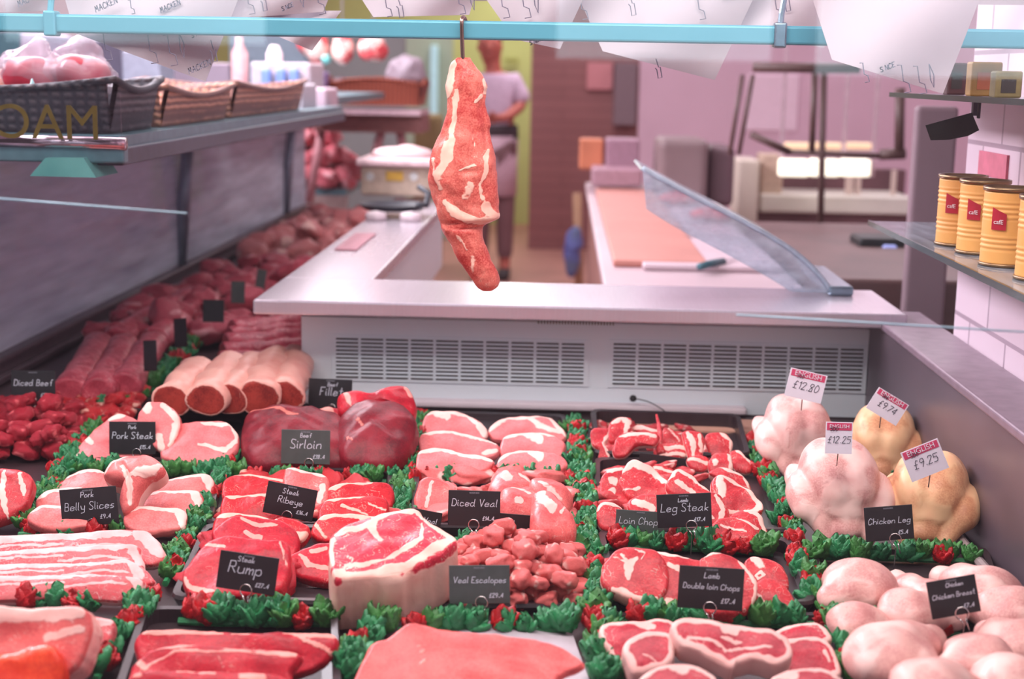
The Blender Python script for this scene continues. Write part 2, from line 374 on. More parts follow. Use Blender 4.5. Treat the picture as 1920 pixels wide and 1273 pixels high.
# sides and rails
MB().box((.60, 1.28, .80), (.625, 2.76, .995)).build('end_panel', mat('dark end panel', (112, 96, 106), .35, metal=.3, var=.15, scale=3), case)
MB().rbox((.595, 1.26, .995), (.70, 2.76, 1.01), .004).build('end_ledge', mat('ledge', (150, 128, 142), .4, metal=.3), case)
MB().tube([(.575, 1.3, .812), (.575, 2.3, .812)], .007, 8).build('end_rail', mat('pale rail', (170, 150, 150), .4), case)
MB().rbox((-1.225, 1.28, .80), (-1.17, 6.6, .845), .008).rbox((-1.17, 1.28, .80), (-1.15, 6.6, .815), .004).build('left_rail', mat('dark rail', (92, 72, 80), .35, metal=.2), case)
for y in (3.2, 4.4, 6.1):
    if y > 4: MB().tube([(-1.2, y, .84), (-1.16, y, 1.28)], .020, 10).build('glass_post', mat('grey post', (150, 162, 178), .4, metal=.4), case, smooth=True)
MB().box((-1.206, 2.2, .845), (-1.2, 6.6, 1.28)).build('side_glass', glass('side glass', (.93, .93, .97), haze=.6), case)  # pale haze mixed in to imitate lilac reflections on this glass
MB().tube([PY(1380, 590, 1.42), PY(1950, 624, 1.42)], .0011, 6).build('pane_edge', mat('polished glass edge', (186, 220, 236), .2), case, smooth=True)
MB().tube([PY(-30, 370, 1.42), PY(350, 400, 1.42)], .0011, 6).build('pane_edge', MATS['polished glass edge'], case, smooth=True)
# sensor probe on its wire on the back panel
pr_ = empty('temperature_probe', PY(1187, 747, YB - .012), 'black round temperature probe with a thin black wire on the white lip', 'probe')
c0 = PY(1187, 747, YB - .034)
s1 = MB(); s1.lathe([(0, -.006), (.006, -.005), (.007, 0), (.005, .004), (0, .005)], c0, 14, Matrix.Rotation(R(90), 3, 'X')); s1.build('sensor_head', mat('black rubber', (24, 22, 24), .5), pr_, smooth=True)
wp = spline([(1187, 747), (1215, 753), (1245, 770), (1253, 785), (1243, 795), (1222, 788), (1208, 776)], 30, False)
MB().tube([PY(q[0], q[1], YB - .036 - .0006 * i) for i, q in enumerate(wp)], .0011, 6).build('wire', MATS['black rubber'], pr_, smooth=True)
# front window of the shop, between the street and the case
tag(MB().box((-1.6, 1.17, .62), (1.4, 1.178, 2.6)).build('window_front', glass('shop front glass', (.985, .985, .985)), ), kind='structure')
struct('wall_below_window', MB().box((-1.6, 1.15, 0), (1.4, 1.2, .62)), white_steel)
# ---------------------------------------------------------------- hanging rail, hook, clips
YR = 2.10
blue = mat('painted blue rail', (92, 160, 178), .35, metal=.2, var=.05, scale=5)
zr = PY(900, 57, YR).z
hr = empty('hanging_rail', (0, YR, zr), 'pale blue metal rail crossing the top of the window', 'rail')
MB().rbox((-1.3, YR - .004, zr - .0135), (.95, YR + .010, zr + .0135), .004).build('bar', blue, hr)
for px, py, nm in ((90, 30, 0), (1465, 55, 1)):
    q = PY(px, py, YR - .012)
    b_ = MB().rbox((q.x - .009, YR - .010, zr - .018), (q.x + .009, YR + .016, zr + .018), .003)
    b_.tube([(q.x, YR - .002, zr + .016), (q.x + .001, YR, zr + .03), (q.x + .004, YR + .002, zr + .05), (q.x + .006, YR + .002, 1.9)], .0045, 8)
    o = b_.build('rail_hanger', blue if nm == 0 else mat('steel clip', (150, 170, 184), .25, metal=.8), hr, smooth=False)
hk = [PY(x, y, YR - d) for x, y, d in ((874, 62, -.018), (873, 40, -.014), (869, 32, 0), (866, 38, .012), (866, 60, .010), (867, 90, .006), (868, 112, .004), (869, 130, .0), (874, 142, -.008), (880, 136, -.012))]
o = MB().tube([Vector(q) for q in spline([tuple(p) for p in hk], 40, False)], .0030, 8).build('meat_hook', mat('hook steel', (170, 140, 130), .25, metal=.9), smooth=True)
tag(o, 'thin steel meat hook hung over the pale blue rail', 'hook')
# ---------------------------------------------------------------- right wall shelf with tins
shg = mat('shelf glass edge', (60, 74, 74), .2, metal=.3)
sh = empty('glass_shelf', (.63, 2, 1.195), 'dark-edged glass shelf on the tiled wall carrying the yellow tins', 'shelf')
MB().box((.562, 1.3, 1.192), (.70, 2.62, 1.198)).build('shelf_plate', glass('shelf glass', (.80, .84, .82), haze=.16), sh)
MB().box((.558, 1.3, 1.190), (.562, 2.62, 1.1995)).build('front_edge', shg, sh)
orange = mat('tin label paper', (236, 172, 96), .5, var=.06, scale=20)
tinrim = mat('tin rim', (150, 120, 90), .3, metal=.8)
redlab = mat('red label', (182, 24, 50), .5)
def ptext(txt, size, m, parent, M, ext=.0002, name='lettering', align='CENTER'):
    cu = bpy.data.curves.new('t', 'FONT'); cu.body = txt; cu.size = size; cu.extrude = ext; cu.align_x = align; cu.align_y = 'CENTER'
    to = bpy.data.objects.new('t', cu); COL.objects.link(to); dg = bpy.context.evaluated_depsgraph_get(); dg.update()
    me = bpy.data.meshes.new_from_object(to.evaluated_get(dg)); bpy.data.objects.remove(to)
    me.transform(M); return link(name, me, m, parent, smooth=False)
def tin(px, pyb, label):
    b = P(px, pyb, 1.1985); rr = .0365; h = .110; t = empty('food_tin', b, label, 'tin', 'yellow tins on the glass shelf')
    prof = [(rr - .002, .004)]
    for k in range(60):
        z = .005 + (h - .012) * k / 59
        rib = .0008 * math.sin(k * 1.5) if (10 < k < 24 or 36 < k < 52) else 0
        prof.append((rr - .001 + rib, z))
    MB().lathe(prof, b, 40).build('label_sleeve', orange, t, smooth=True)
    MB().lathe([(rr - .001, 0), (rr + .001, .001), (rr + .001, .004), (rr - .001, .005)], b, 40).build('bottom_rim', tinrim, t, smooth=True)
    MB().lathe([(rr - .001, h - .006), (rr + .001, h - .005), (rr + .001, h), (rr - .002, h), (rr - .003, h - .003), (.004, h - .003)], b, 40).build('lid', tinrim, t, smooth=True)
    # red flag-shaped mark with white letters wrapped on the front towards the window
    def wrap(u, v, e=.0004):
        a = R(-90 - 44) + u / rr; return b + Vector(((rr + e) * math.cos(a), (rr + e) * math.sin(a), v))
    vs = []; fs = []
    n = 8
    for i in range(n + 1):
        u = -.006 + .020 * i / n; vs += [wrap(u, .052, .0012), wrap(u, .083 - .009 * i / n, .0012)]
    for i in range(n): fs.append((2*i, 2*i+2, 2*i+3, 2*i+1))
    MB().add(vs, fs).build('red_mark', redlab, t)
    a0 = R(-90 - 44) + .004 / rr
    M = Matrix.Translation(b + Vector(((rr + .0022) * math.cos(a0), (rr + .0022) * math.sin(a0), .063))) @ Matrix.Rotation(a0 + R(90), 4, 'Z') @ Matrix.Rotation(R(90), 4, 'X')
    ptext('cafE', .0085, mat('white ink', (250, 235, 240), .5), t, M)
    return t
for px, py, l in ((1797, 459, 'yellow ribbed food tin at the far end of the glass shelf'),
                  (1838, 474, 'yellow ribbed food tin with a red mark, second from the far end'),
                  (1885, 497, 'yellow ribbed food tin with a red mark, third from the far end of the row'),
                  (1955, 524, 'yellow ribbed food tin cut off by the right edge of the view')):
    tin(px, py, l)
sh2 = empty('upper_glass_shelf', (.62, 2, 1.42), 'upper dark-edged glass shelf holding small packets, black lamp hanging below', 'shelf')
z2 = P(1800, 187, 1.4).z; z2 = PX(1800, 187, .60).z
MB().box((.57, 1.3, z2), (.70, 2.55, z2 + .006)).build('shelf_plate', MATS['shelf glass'], sh2)
MB().box((.566, 1.3, z2 - .001), (.57, 2.55, z2 + .007)).build('front_edge', shg, sh2)
for px, w_, h_, c, l, ynear in ((1795, .030, .05, (70, 28, 30), 'dark red spice packet on the upper glass shelf', 2.3), (1850, .045, .05, (172, 128, 62), 'mustard yellow packet with a red picture on the upper glass shelf', 2.15), (1893, .036, .036, (120, 104, 62), 'olive brown packet at the right on the upper glass shelf', 1.98)):
    x = PY(px, 150, ynear).x
    t = empty('food_packet', (x, ynear, z2 + .006), l, 'packet')
    MB().rbox((x - w_/2, ynear, z2 + .0062), (x + w_/2, ynear + .03, z2 + .0062 + h_), .003).build('box', mat('packet' + str(px), c, .5, var=.2), t)
    MB().box((x - w_*.3, ynear - .0008, z2 + .006 + h_*.2), (x + w_*.25, ynear, z2 + .006 + h_*.7)).build('printed_panel', mat('packet art' + str(px), (180, 96, 60) if px == 1850 else (40, 34, 30), .5), t)
# black lamp head under the upper shelf
q = PY(1787, 232, 2.2)
lm = empty('spot_lamp', q, 'black curved lamp head on a bracket under the upper glass shelf', 'lamp')
cs = [(1735, 235), (1760, 228), (1790, 220), (1822, 211), (1836, 244), (1815, 255), (1780, 262), (1745, 263)]
vs = [PY(x, y, 2.17) for x, y in cs] + [PY(x, y, 2.24) for x, y in cs]; n = len(cs)
MB().add(vs, [tuple(range(n))[::-1], tuple(range(n, 2*n))] + [(i, (i+1) % n, (i+1) % n + n, i+n) for i in range(n)]).build('lamp_head', mat('matt black', (26, 28, 28), .5), lm)
MB().box((0, 0, 0), (.006, .01, .048), Matrix.Translation(PY(1824, 217, 2.2))).box((0, 0, 0), (.003, .008, .04), Matrix.Translation(PY(1834, 222, 2.2))).build('bracket', mat('grey bracket', (90, 84, 92), .4, metal=.4), lm)
# ---------------------------------------------------------------- glass shape built for a curved glass reflection, right of the worktop
cg = empty('curved_glass_reflection', P(1588, 600, zw), 'pale blue glass shape imitating a curved glass reflection, arching down to the worktop at the right', 'glass reflection')
ARC = spline([(1205, 315), (1290, 362), (1400, 418), (1490, 472), (1548, 530), (1578, 590)], 40, False)
ys = 2.84; a_ = [PY(x, y, ys) for x, y in ARC]; zmin = zw + .006
a_ = [Vector((p.x, p.y, max(p.z, zmin))) for p in a_]
vs = []; fs = []
for i, p in enumerate(a_): vs += [p, p + Vector((0, .30, 0)), p + Vector((-.004, .30, -.004)), p + Vector((-.004, 0, -.004))]
for i in range(len(a_) - 1):
    for k in range(4): fs.append((4*i+k, 4*i+(k+1) % 4, 4*i+4+(k+1) % 4, 4*i+4+k))
fs += [(0, 1, 2, 3), tuple(4*(len(a_)-1)+k for k in range(4))]
MB().add(vs, fs).build('curved_pane', glass('curved glass', (.86, .93, 1), haze=.30, rough=.05), cg, smooth=False)
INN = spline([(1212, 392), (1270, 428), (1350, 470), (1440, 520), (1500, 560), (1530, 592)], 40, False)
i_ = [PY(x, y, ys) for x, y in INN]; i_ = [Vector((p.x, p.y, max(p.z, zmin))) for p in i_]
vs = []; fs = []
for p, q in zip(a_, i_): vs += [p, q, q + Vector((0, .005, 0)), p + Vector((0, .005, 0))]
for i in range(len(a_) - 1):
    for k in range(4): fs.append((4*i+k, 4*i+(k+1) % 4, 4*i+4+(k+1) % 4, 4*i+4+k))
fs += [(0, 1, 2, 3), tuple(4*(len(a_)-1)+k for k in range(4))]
MB().add(vs, fs).build('reflection_band', glass('hazed glass', (.9, .95, 1), haze=.42, rough=.1), cg)  # pale hazed band imitating the bright part of the reflection
MB().tube([p + Vector((0, -.002, 0)) for p in a_], .0045, 8).build('edge_trim', mat('pale edge', (196, 214, 228), .3, metal=.3), cg, smooth=True)
MB().rbox((a_[-1].x - .03, ys - .01, zw), (a_[-1].x + .02, ys + .31, zw + .02), .006).build('foot_clamp', mat('steel clip', (150, 170, 184), .25, metal=.8), cg)
# ---------------------------------------------------------------- wrapping paper sheets hung over the rail
paper = mat('wrapping paper', (184, 172, 180), .7, var=.03, scale=6)
inkm = mat('grey blue print', (118, 114, 132), .7)
# ---- pen strokes: hex grid, baseline y=4
GL = {'a':'59391705143456|595564','b':'0E04|0729495855442405','c':'58391907051434 55','d':'5E5564|5839190705143456','e':'065758391907051434 55','f':'5D4E3D34|1949','g':'583919070514345 5|5951301001','h':'0E04|0729495754','i':'090514|0C0B','k':'0E04|480644','l':'0E0514','m':'0904|07293834|37596864','n':'0904|0729495754','o':'391907051434555748 39','p':'0900|0829495755442405','r':'0904|072939','s':'49190746453404','t':'2E253444|0A4A','u':'0905143455|5954','v':'092449','y':'091545|59513010','w':'091424283444 59',
'B':'0E04|0E3E4D4A3909|3958554404','C':'6C4E2E0B07144466','D':'0E04|0E3E6B674404','E':'5E0E0454|0939','F':'5E0E04|0939','K':'0E04|5E0954','L':'0E0454','P':'0E04|0E4E5C5A4909','R':'0E04|0E4E5C5A4909|2964','S':'5D3E1E0C1A4856441405','V':'0E346E','M':'041E385E64','A':'043E64|1858','N':'040E545E','O':'2E0B0714345 75B3E2E','X':'0E54|5E04',
'0':'2E0B071434575B3E2E','1':'0C2E24','2':'0C1E4E5C0454','3':'0D2E4E4B2948462404','4':'444E0757','5':'5E0E0A4A57440 4','6':'4E09051444564808','7':'0E5E14','9':'5A290B1E4E5C5A34','8':'2904144448 0B1E4E5C29','#':'5D3E2C24|0454|0949','.':'1415','-':'0949'}
def pen(txt, M, hgt, wd, m, parent, name='lettering', shear=.15, jit=.4, fit=None):
    """handwriting as flat ribbons: hgt = height of a capital, wd = pen width"""
    u = hgt / 10; x = 0; strokes = []
    for ch in txt:
        if ch == ' ': x += 4; continue
        g = GL.get(ch)
        if not g: x += 4; continue
        g = g.replace(' ', ''); mxx = 0
        for st in g.split('|'):
            pts = [(int(st[i], 16), int(st[i+1], 16) - 4) for i in range(0, len(st), 2)]
            mxx = max(mxx, max(p[0] for p in pts)); strokes.append([(x + p[0] + random.uniform(-jit, jit) * .5, p[1] + random.uniform(-jit, jit) * .5) for p in pts])
        x += mxx + 2.2
    W = x - 2.2; mb = MB()
    if fit and W * u > fit: u = fit / W; wd *= .92
    for st in strokes:
        st = [((p[0] - W / 2 + p[1] * shear) * u, p[1] * u) for p in st]
        for a, b in zip(st[:-1], st[1:]):
            d = Vector((b[0] - a[0], b[1] - a[1])); L_ = d.length
            if L_ < 1e-6: continue
            d /= L_; nrm = Vector((-d.y, d.x)) * wd / 2; e = d * wd * .35
            A_ = Vector(a) - e; B_ = Vector(b) + e
            mb.add([M @ Vector((v.x, v.y, 0)) for v in (A_ - nrm, B_ - nrm, B_ + nrm, A_ + nrm)], [(0, 1, 2, 3)])
    return mb.build(name, m, parent)
def sheet(outl, y, label, prints, ybend=.012, m=None, ink=None, n=14):
    """hanging paper: outline triangle/quad, slightly curled"""
    o = [np.array(q, float) for q in outl]
    if len(o) == 3: o = [o[0], o[1], (o[1] + o[2]) / 2, o[2]] if False else [o[0], o[1], o[2], o[2]]
    grid = []; vs = []; fs = []
    for i in range(n + 1):
        for j in range(n + 1):
            u, v = i / n, j / n
            p = (o[0]*(1-u)+o[1]*u)*(1-v) + (o[3]*(1-u)+o[2]*u)*v
            w_ = PY(p[0], p[1], y + ybend * math.sin(u * 5 + v * 3)); vs.append(w_)
    k = len(vs); vs += [v + Vector((0, .0012, 0)) for v in vs]
    for i in range(n):
        for j in range(n):
            a = i*(n+1)+j; q = (a, a+1, a+n+2, a+n+1); fs.append(q); fs.append(tuple(t + k for t in q[::-1]))
    c = vs[0]
    t = empty('paper_sheet', PY(sum(q[0] for q in outl)/len(outl), max(q[1] for q in outl), y), label, 'paper', 'printed wrapping paper hung along the rail')
    MB().add(vs, fs).build('sheet', m or paper, t, smooth=True)
    KN = [[(0, 0), (6, 20), (10, 20), (14, 44), (5, 46), (2, 26), (-2, 22)], [(0, 0), (8, 0), (12, 30), (22, 34), (26, 50), (14, 52)], [(0, 0), (3, 30), (9, 44), (9, 20), (0, 0)]]
    for (px, py, kind, sc_) in prints:
        if isinstance(kind, str):
            q = PY(px, py, y - ybend - .004); pen(kind, Matrix.Translation(q) @ Matrix.Rotation(R(90), 4, 'X') @ Matrix.Rotation(R(24), 4, 'Z'), .008 * sc_, .0014, ink or inkm, t, 'printed_name', jit=0)
        else:
            pts = [PY(px + a * sc_, py + b * sc_, y - ybend - .004) for a, b in KN[kind]]
            MB().tube(pts, .0008, 4).build('printed_knife', ink or inkm, t)
    return t
PYR = YR + .035
sheet([(-80, -90), (2000, -90), (1990, 10), (-80, -6)], PYR + .085, 'long plain band of paper along the very top behind the other sheets', [], m=paper)
sheet([(-60, -60), (95, -60), (95, 20), (-60, 26)], PYR + .05, 'pink white printed paper at the top left corner, left of the rail hanger', [(45, 8, 'MAC', 1)])
sheet([(105, -60), (470, -60), (385, 153), (140, 62)], PYR, 'pink white paper hanging lowest at the left below the blue rail', [(185, 62, 1, 1), (268, 62, 1, 1.1), (305, 66, 1, 1.1), (335, 60, 2, 1.1), (395, 75, 0, .9), (372, 66, 'SINCE', .8), (375, 130, 'MACKEN', 1), (200, 14, 'MACKEN', 1), (320, 16, 'MACKEN', .9), (240, 0, 1, .5)])
sheet([(380, -60), (640, -60), (606, 22), (375, 40)], PYR + .03, 'pink white printed paper between the left paper and the brown gap', [(420, 6, 'MACKEN', .9), (455, -20, 1, .9), (490, -16, 0, .8), (560, -30, 2, 1), (585, -25, 1, 1), (540, 16, 'SINCE', .7)])
sheet([(480, 20), (640, 20), (585, 95), (520, 68)], PYR + .06, 'small pink white paper corner under the blue rail right of the left sheet', [])
sheet([(640, -60), (905, -60), (880, 28), (700, 32)], PYR + .03, 'pink white printed paper left of the meat hook', [(715, -10, 1, .8), (745, -8, 0, .9), (850, -20, 1, .9), (880, -25, 2, 1)])
sheet([(870, -60), (1120, -60), (1050, 92), (965, 74)], PYR + .02, 'pink white paper right of the meat hook showing below the rail', [(930, -18, 1, 1), (970, -18, 1, 1), (1000, -20, 2, 1), (1005, 80, 'SINCE', .7)])
sheet([(1060, -60), (1440, -60), (1340, 150), (1130, 96)], PYR + .04, 'broad bluish white paper over the right half of the rail', [(1080, -10, 1, .9), (1180, -12, 0, .9), (1300, -10, 1, .9), (1230, 110, 0, .8), (1380, -10, 'MACKEN', 1)])
sheet([(1430, -60), (1560, -60), (1545, 90), (1380, 60)], PYR + .06, 'pink white paper hanging behind the steel rail clip', [(1445, -10, 1, .9), (1470, -20, 0, .9)])
sheet([(1505, -60), (1860, -60), (1768, 176), (1560, 112)], YR - .09, 'large white paper hanging in front of the right end of the rail', [(1612, 118, 1, .7), (1682, 122, 1, 1), (1712, 124, 1, 1.0), (1742, 120, 2, 1), (1665, 130, 'SINCE', .8)])
# ---------------------------------------------------------------- slate price tickets
slate = mat('black slate', (34, 30, 34), .45, var=.12, scale=60)
slate_reflect = mat('slate with reflection', (78, 84, 82), .5, var=.1, scale=60)  # green-grey of reflected light put into the slate colour
chalk = mat('chalk', (222, 224, 236), .8, var=.02)
chrome = mat('clip chrome', (220, 210, 210), .12, metal=1)
smallp = mat('chalk dim', (150, 150, 160), .8)
def ticket(label, cx, cy, wpx, roll, lines, foot, ringx=.0, m=None, yawd=0, hratio=.70, ring=True, top=True, zf=.0, lean=8, prices=''):
    fp = P(cx + ringx * wpx, foot, ZD + zf)
    c = PY(cx, cy, fp.y); d = (c - CAM).dot(MR3 @ Vector((0, 0, -1))); W = wpx * d / F; H = W * hratio
    t = empty('price_ticket', fp, label, 'price ticket', 'chalk price tickets on wire clips')
    M = Matrix.Translation(c) @ Matrix.Rotation(R(yawd), 4, 'Z') @ Matrix.Rotation(R(90 - lean), 4, 'X') @ Matrix.Rotation(R(-roll), 4, 'Z')
    MB().rbox((-W/2, -H/2, -.0014), (W/2, H/2, 0), .003, M).build('slate_board', m or slate, t)
    M2 = M @ Matrix.Translation((0, 0, .0006))
    if top: pen('MACKEN BROS', M2 @ Matrix.Translation((0, H*.42, 0)), H*.035, .0004, smallp, t, 'shop_name', shear=0, jit=0)
    for (s, x, y, h) in lines:
        pen(s, M2 @ Matrix.Translation((x * W, y * H, 0)), h * H, max(.0009, h * H * .085), chalk, t, 'handwriting', fit=.86 * W)
    if prices: pen(prices, M2 @ Matrix.Translation((.27 * W, -.33 * H, 0)), .105 * H, .0009, chalk, t, 'price', fit=.38 * W)
    if ring:
        rr = .0072; rc = M @ Vector((ringx * W, -H * .46, .002))
        cp = [rc + (M.to_3x3() @ Vector((math.sin(a) * rr, -math.cos(a) * rr * 1.0, .0015 * math.sin(a)))) for a in [R(28 + i * 304 / 28) for i in range(29)]]
        base = M @ Vector((ringx * W, -H * .46 - .012, .002))
        cl = MB(); cl.tube(cp, .0009, 8)
        cl.tube([cp[0], base + Vector((.004, -.001, -.002)), base + Vector((.006, -.001, -.007))], .0009, 8)
        cl.tube([cp[-1], base, Vector((base.x, fp.y - .002, fp.z))], .0008, 8)
        cl.build('wire_clip', chrome, t, smooth=True)
    return t
T = ticket
T('slate ticket reading Diced Beef at the left edge', 62, 724, 84, -1, [('Diced Beef', 0, .02, .24)], 800, prices='#2..4')
T('slate ticket reading Pork Steak in front of the pork steaks', 248, 821, 88, -1, [('Pork', 0, .28, .10), ('Pork Steak', 0, -.02, .26)], 880, .10, prices='#15..4')
T('slate ticket reading Fillet standing before the slotted panel', 619, 739, 82, 1, [('Beef', .05, .26, .12), ('Fillet', .02, -.04, .26)], 806, .05)
T('slate ticket greyed by reflection reading Sirloin before the dark beef', 573, 838, 92, 0, [('Beef', 0, .28, .12), ('Sirloin', 0, -.04, .26)], 905, .08, m=slate_reflect, prices='#38..4')
T('slate ticket reading Pork Belly Slices tilted up to the right', 167, 950, 108, -6, [('Pork', -.02, .26, .14), ('Belly Slices', 0, -.07, .21)], 1018, .03, prices='#9..4', hratio=.66)
T('slate ticket reading Steak Ribeye tilted down to the right', 544, 940, 95, 10, [('Steak', -.02, .22, .15), ('Ribeye', 0, -.08, .20)], 1012, .0, prices='#36..4', hratio=.64)
T('slate ticket reading Rump with a tall wire clip', 464, 1074, 112, 7, [('Steak', -.05, .28, .13), ('Rump', -.05, -.03, .30)], 1183, .02, prices='#27..4', hratio=.64, m=None)
T('slate ticket reading Diced Veal over two smaller slates', 889, 953, 98, 0, [('Diced Veal', .0, .06, .24)], 1050, .0, prices='#14..4', hratio=.68)
T('slate ticket greyed by reflection reading Veal Escalopes beside the thick rib steak', 899, 1096, 114, -2, [('Veal Escalopes', 0, .05, .21)], 1185, .03, m=slate_reflect, prices='#29..4', hratio=.64)
T('slate ticket reading Lamb Leg Steak in front of the lamb chops', 1283, 957, 102, -4, [('Lamb', -.02, .26, .10), ('Leg Steak', 0, -.02, .24)], 1045, .12, prices='#17..4', hratio=.62)
T('slate ticket greyed by reflection, half hidden by green sprigs reading Loin Chops', 1200, 985, 92, 2, [('Loin Chops', 0, .04, .24)], 1030, .3, m=slate_reflect, ring=False, hratio=.6)
T('slate ticket reading Lamb Double loin Chops on the leg steaks', 1333, 1103, 122, 2, [('Lamb', 0, .24, .12), ('Double loin Chops', .0, -.02, .19)], 1200, .0, prices='#17..4', hratio=.66)
T('slate ticket reading Chicken Leg under the yellowish chicken', 1667, 981, 90, -6, [('Chicken Leg', 0, .0, .20)], 1070, .1, prices='#5..4', hratio=.72)
T('slate ticket reading Chicken Breast tilted sharply up to the right', 1788, 1119, 92, -12, [('Chicken', .05, .28, .10), ('Chicken Breast', 0, .0, .17)], 1235, .1, prices='#7..4', hratio=.78)
T('small slate ticket lying behind the left side of the Diced Veal slate', 800, 976, 54, 9, [('Veal', .12, -.1, .26)], 1020, ring=False, hratio=.7, top=False)
T('small slate ticket lying behind the right side of the Diced Veal slate', 962, 986, 72, 3, [('Veal', -.2, -.05, .28)], 1035, ring=False, hratio=.62, top=False)
T('small dark slate laid between the lamb cutlets and the chops', 1243, 866, 90, 6, [], 890, ring=False, hratio=.26, top=False)
T('blurred slate ticket nearest on the left run, edge turned to the window', 281, 667, 34, -8, [], 748, ring=False, hratio=1.7, yawd=-30, top=False)
T('blurred slate ticket second on the left run behind the green sprigs', 338, 624, 30, -8, [], 712, ring=False, hratio=1.8, yawd=-25, top=False)
T('wide blurred slate ticket on the left run beside the top green sprig', 400, 583, 40, 0, [], 672, ring=False, hratio=1.05, top=False)
T('blurred slate ticket greyed by reflection at the corner of the steel worktop', 446, 548, 26, 0, [], 640, ring=False, hratio=1.6, m=slate_reflect, top=False)
T('distant dark slate ticket along the edge of the worktop arm', 489, 525, 18, 8, [], 600, ring=False, hratio=2.2, m=slate_reflect, top=False)
# white printed poultry price cards
cardw = mat('white card', (236, 228, 240), .6, var=.02); cardr = mat('red band', (214, 70, 110), .6, var=.04); biro = mat('biro', (60, 56, 72), .7)
def card(label, cx, cy, w, h, roll, y, price, yawd=0, stick=None):
    c = PY(cx, cy, y); d = (c - CAM).dot(MR3 @ Vector((0, 0, -1))); W = w * d / F; H = h * d / F
    t = empty('price_card', c - Vector((0, 0, H / 2)), label, 'price card', 'white and red poultry price cards')
    M = Matrix.Translation(c) @ Matrix.Rotation(R(yawd), 4, 'Z') @ Matrix.Rotation(R(84), 4, 'X') @ Matrix.Rotation(R(-roll), 4, 'Z')
    MB().box((-W/2, -H/2, -.0008), (W/2, H/2, 0), M).build('card', cardw, t)
    MB().box((-W*.46, H*.24, .0001), (W*.46, H*.47, .0005), M).build('red_band', cardr, t)
    ptext('ENGLISH', W * .19, cardw, t, M @ Matrix.Translation((0, H*.36, .001)))
    pen(price, M @ Matrix.Translation((0, -H*.16, .0008)), H * .26, .0009, biro, t, 'handwritten_price', fit=.84 * W)
    pen('500', M @ Matrix.Translation((-W*.2, H*.22, .0014)), H * .12, .0007, biro, t, 'handwritten_weight')
    e = c - Vector((0, -.002, 0)) + (M.to_3x3() @ Vector((0, -H * .48, 0)))
    MB().tube([c + Vector((0, .002, 0)), e, e + Vector((0, .004, -.02))], .0009, 6).build('pin', chrome, t, smooth=True)
card('white card priced 12.80 on the left chicken at the back', 1511, 723, 70, 54, 12, 2.22, '#12.80')
card('white card priced 9.74 leaning on the right chicken at the back', 1664, 762, 66, 46, 30, 2.20, '#9.74', yawd=0)
card('white card priced 12.25 standing between the two front chickens', 1573, 821, 50, 60, 0, 1.94, '#12.25')
card('white card priced 9.25 tilted up to the right on the yellow chicken', 1734, 863, 74, 60, -24, 1.90, '#9.25')
# ---------------------------------------------------------------- trays
def tray(label, cs, h=.022, name='tray', m=None, z=None, lipw=.008):
    """black serving tray; corners in pixels, on the deck: near-left, near-right, far-right, far-left"""
    z = ZD if z is None else z
    w4 = [P(x, y, z) for x, y in cs]; c = sum(w4, Vector()) / 4
    def loop(s, zz):
        pts = []
        q = [c + (p - c) * s for p in w4]
        for i in range(4):
            a, b, d = q[i-1], q[i], q[(i+1) % 4]
            u = (a - b).normalized() * .022; v = (d - b).normalized() * .022
            for k in range(5):
                t = k / 4; pts.append(b + u * (1-t)**2 + v * t**2 + Vector((0, 0, 0)))
        return [Vector((p.x, p.y, zz)) for p in pts]
    L_ = (w4[1] - w4[0]).length; e = lipw / L_ * 2
    loops = [loop(.9 - e, z + .002), loop(.93, z + .004), loop(1 - e, z + h - .001), loop(1, z + h), loop(1.0 + e*.2, z + h - .004), loop(.95, z + .0005), loop(.9, z + .0002)]
    n = 20; vs = [p for l in loops for p in l]; fs = [tuple(range(n))]
    for i in range(len(loops) - 1):
        for k in range(n): fs.append((i*n+k, i*n+(k+1) % n, (i+1)*n+(k+1) % n, (i+1)*n+k))
    fs.append(tuple((len(loops)-1)*n + k for k in range(n)))
    return tag(MB().add(vs, fs).build(name, m or dark, smooth=False), label, 'tray', 'black serving trays in the case')
tray('black tray under the beef slices at the bottom edge', [(215, 1330), (640, 1330), (632, 1172), (268, 1168)])
tray('black tray under the lamb loin chops at the bottom edge', [(1150, 1330), (1625, 1330), (1560, 1165), (1130, 1165)], h=.012)
tray('black tray holding the rump steaks', [(320, 1150), (655, 1160), (650, 1012), (385, 1008)])
tray('black tray holding the lamb leg steaks', [(1150, 1155), (1530, 1160), (1480, 1035), (1120, 1020)])
tray('black tray holding the diced veal', [(790, 1150), (1100, 1150), (1080, 1030), (840, 1025)], h=.012)
tray('black tray holding the rib eye steaks', [(385, 1005), (745, 1010), (735, 905), (410, 895)])
tray('black tray holding the veal shin slices', [(770, 1010), (1090, 1015), (1080, 895), (778, 885)])
tray('black tray holding the big pile of lamb chops', [(1115, 1015), (1490, 1020), (1440, 885), (1115, 880)])
tray('black tray holding the lamb cutlets by the back panel', [(1115, 878), (1405, 882), (1385, 805), (1108, 795)], h=.03)
tray('black tray holding the folded pork loin slices', [(40, 1000), (385, 1002), (410, 885), (110, 875)])
tray('black tray holding the raw pork steaks', [(130, 868), (450, 872), (465, 792), (205, 785)])
tray('black tray holding the dark whole beef pieces', [(450, 880), (785, 882), (780, 775), (470, 770)], h=.012)
tray('black tray holding the six pink pork chops', [(780, 882), (1070, 884), (1060, 788), (792, 780)], h=.012)
tray('black tray with the chicken legs at the right', [(1560, 1160), (1890, 1165), (1850, 1040), (1515, 1040)], h=.012)
for k in range(3):
    tray(['lowest', 'middle', 'top'][k] + ' dark tray of the stack under the rolled pork loins', [(305 - k*5, 790), (560, 790), (556, 705), (375, 700)], h=.02, z=ZD + .014 * k, lipw=.006)
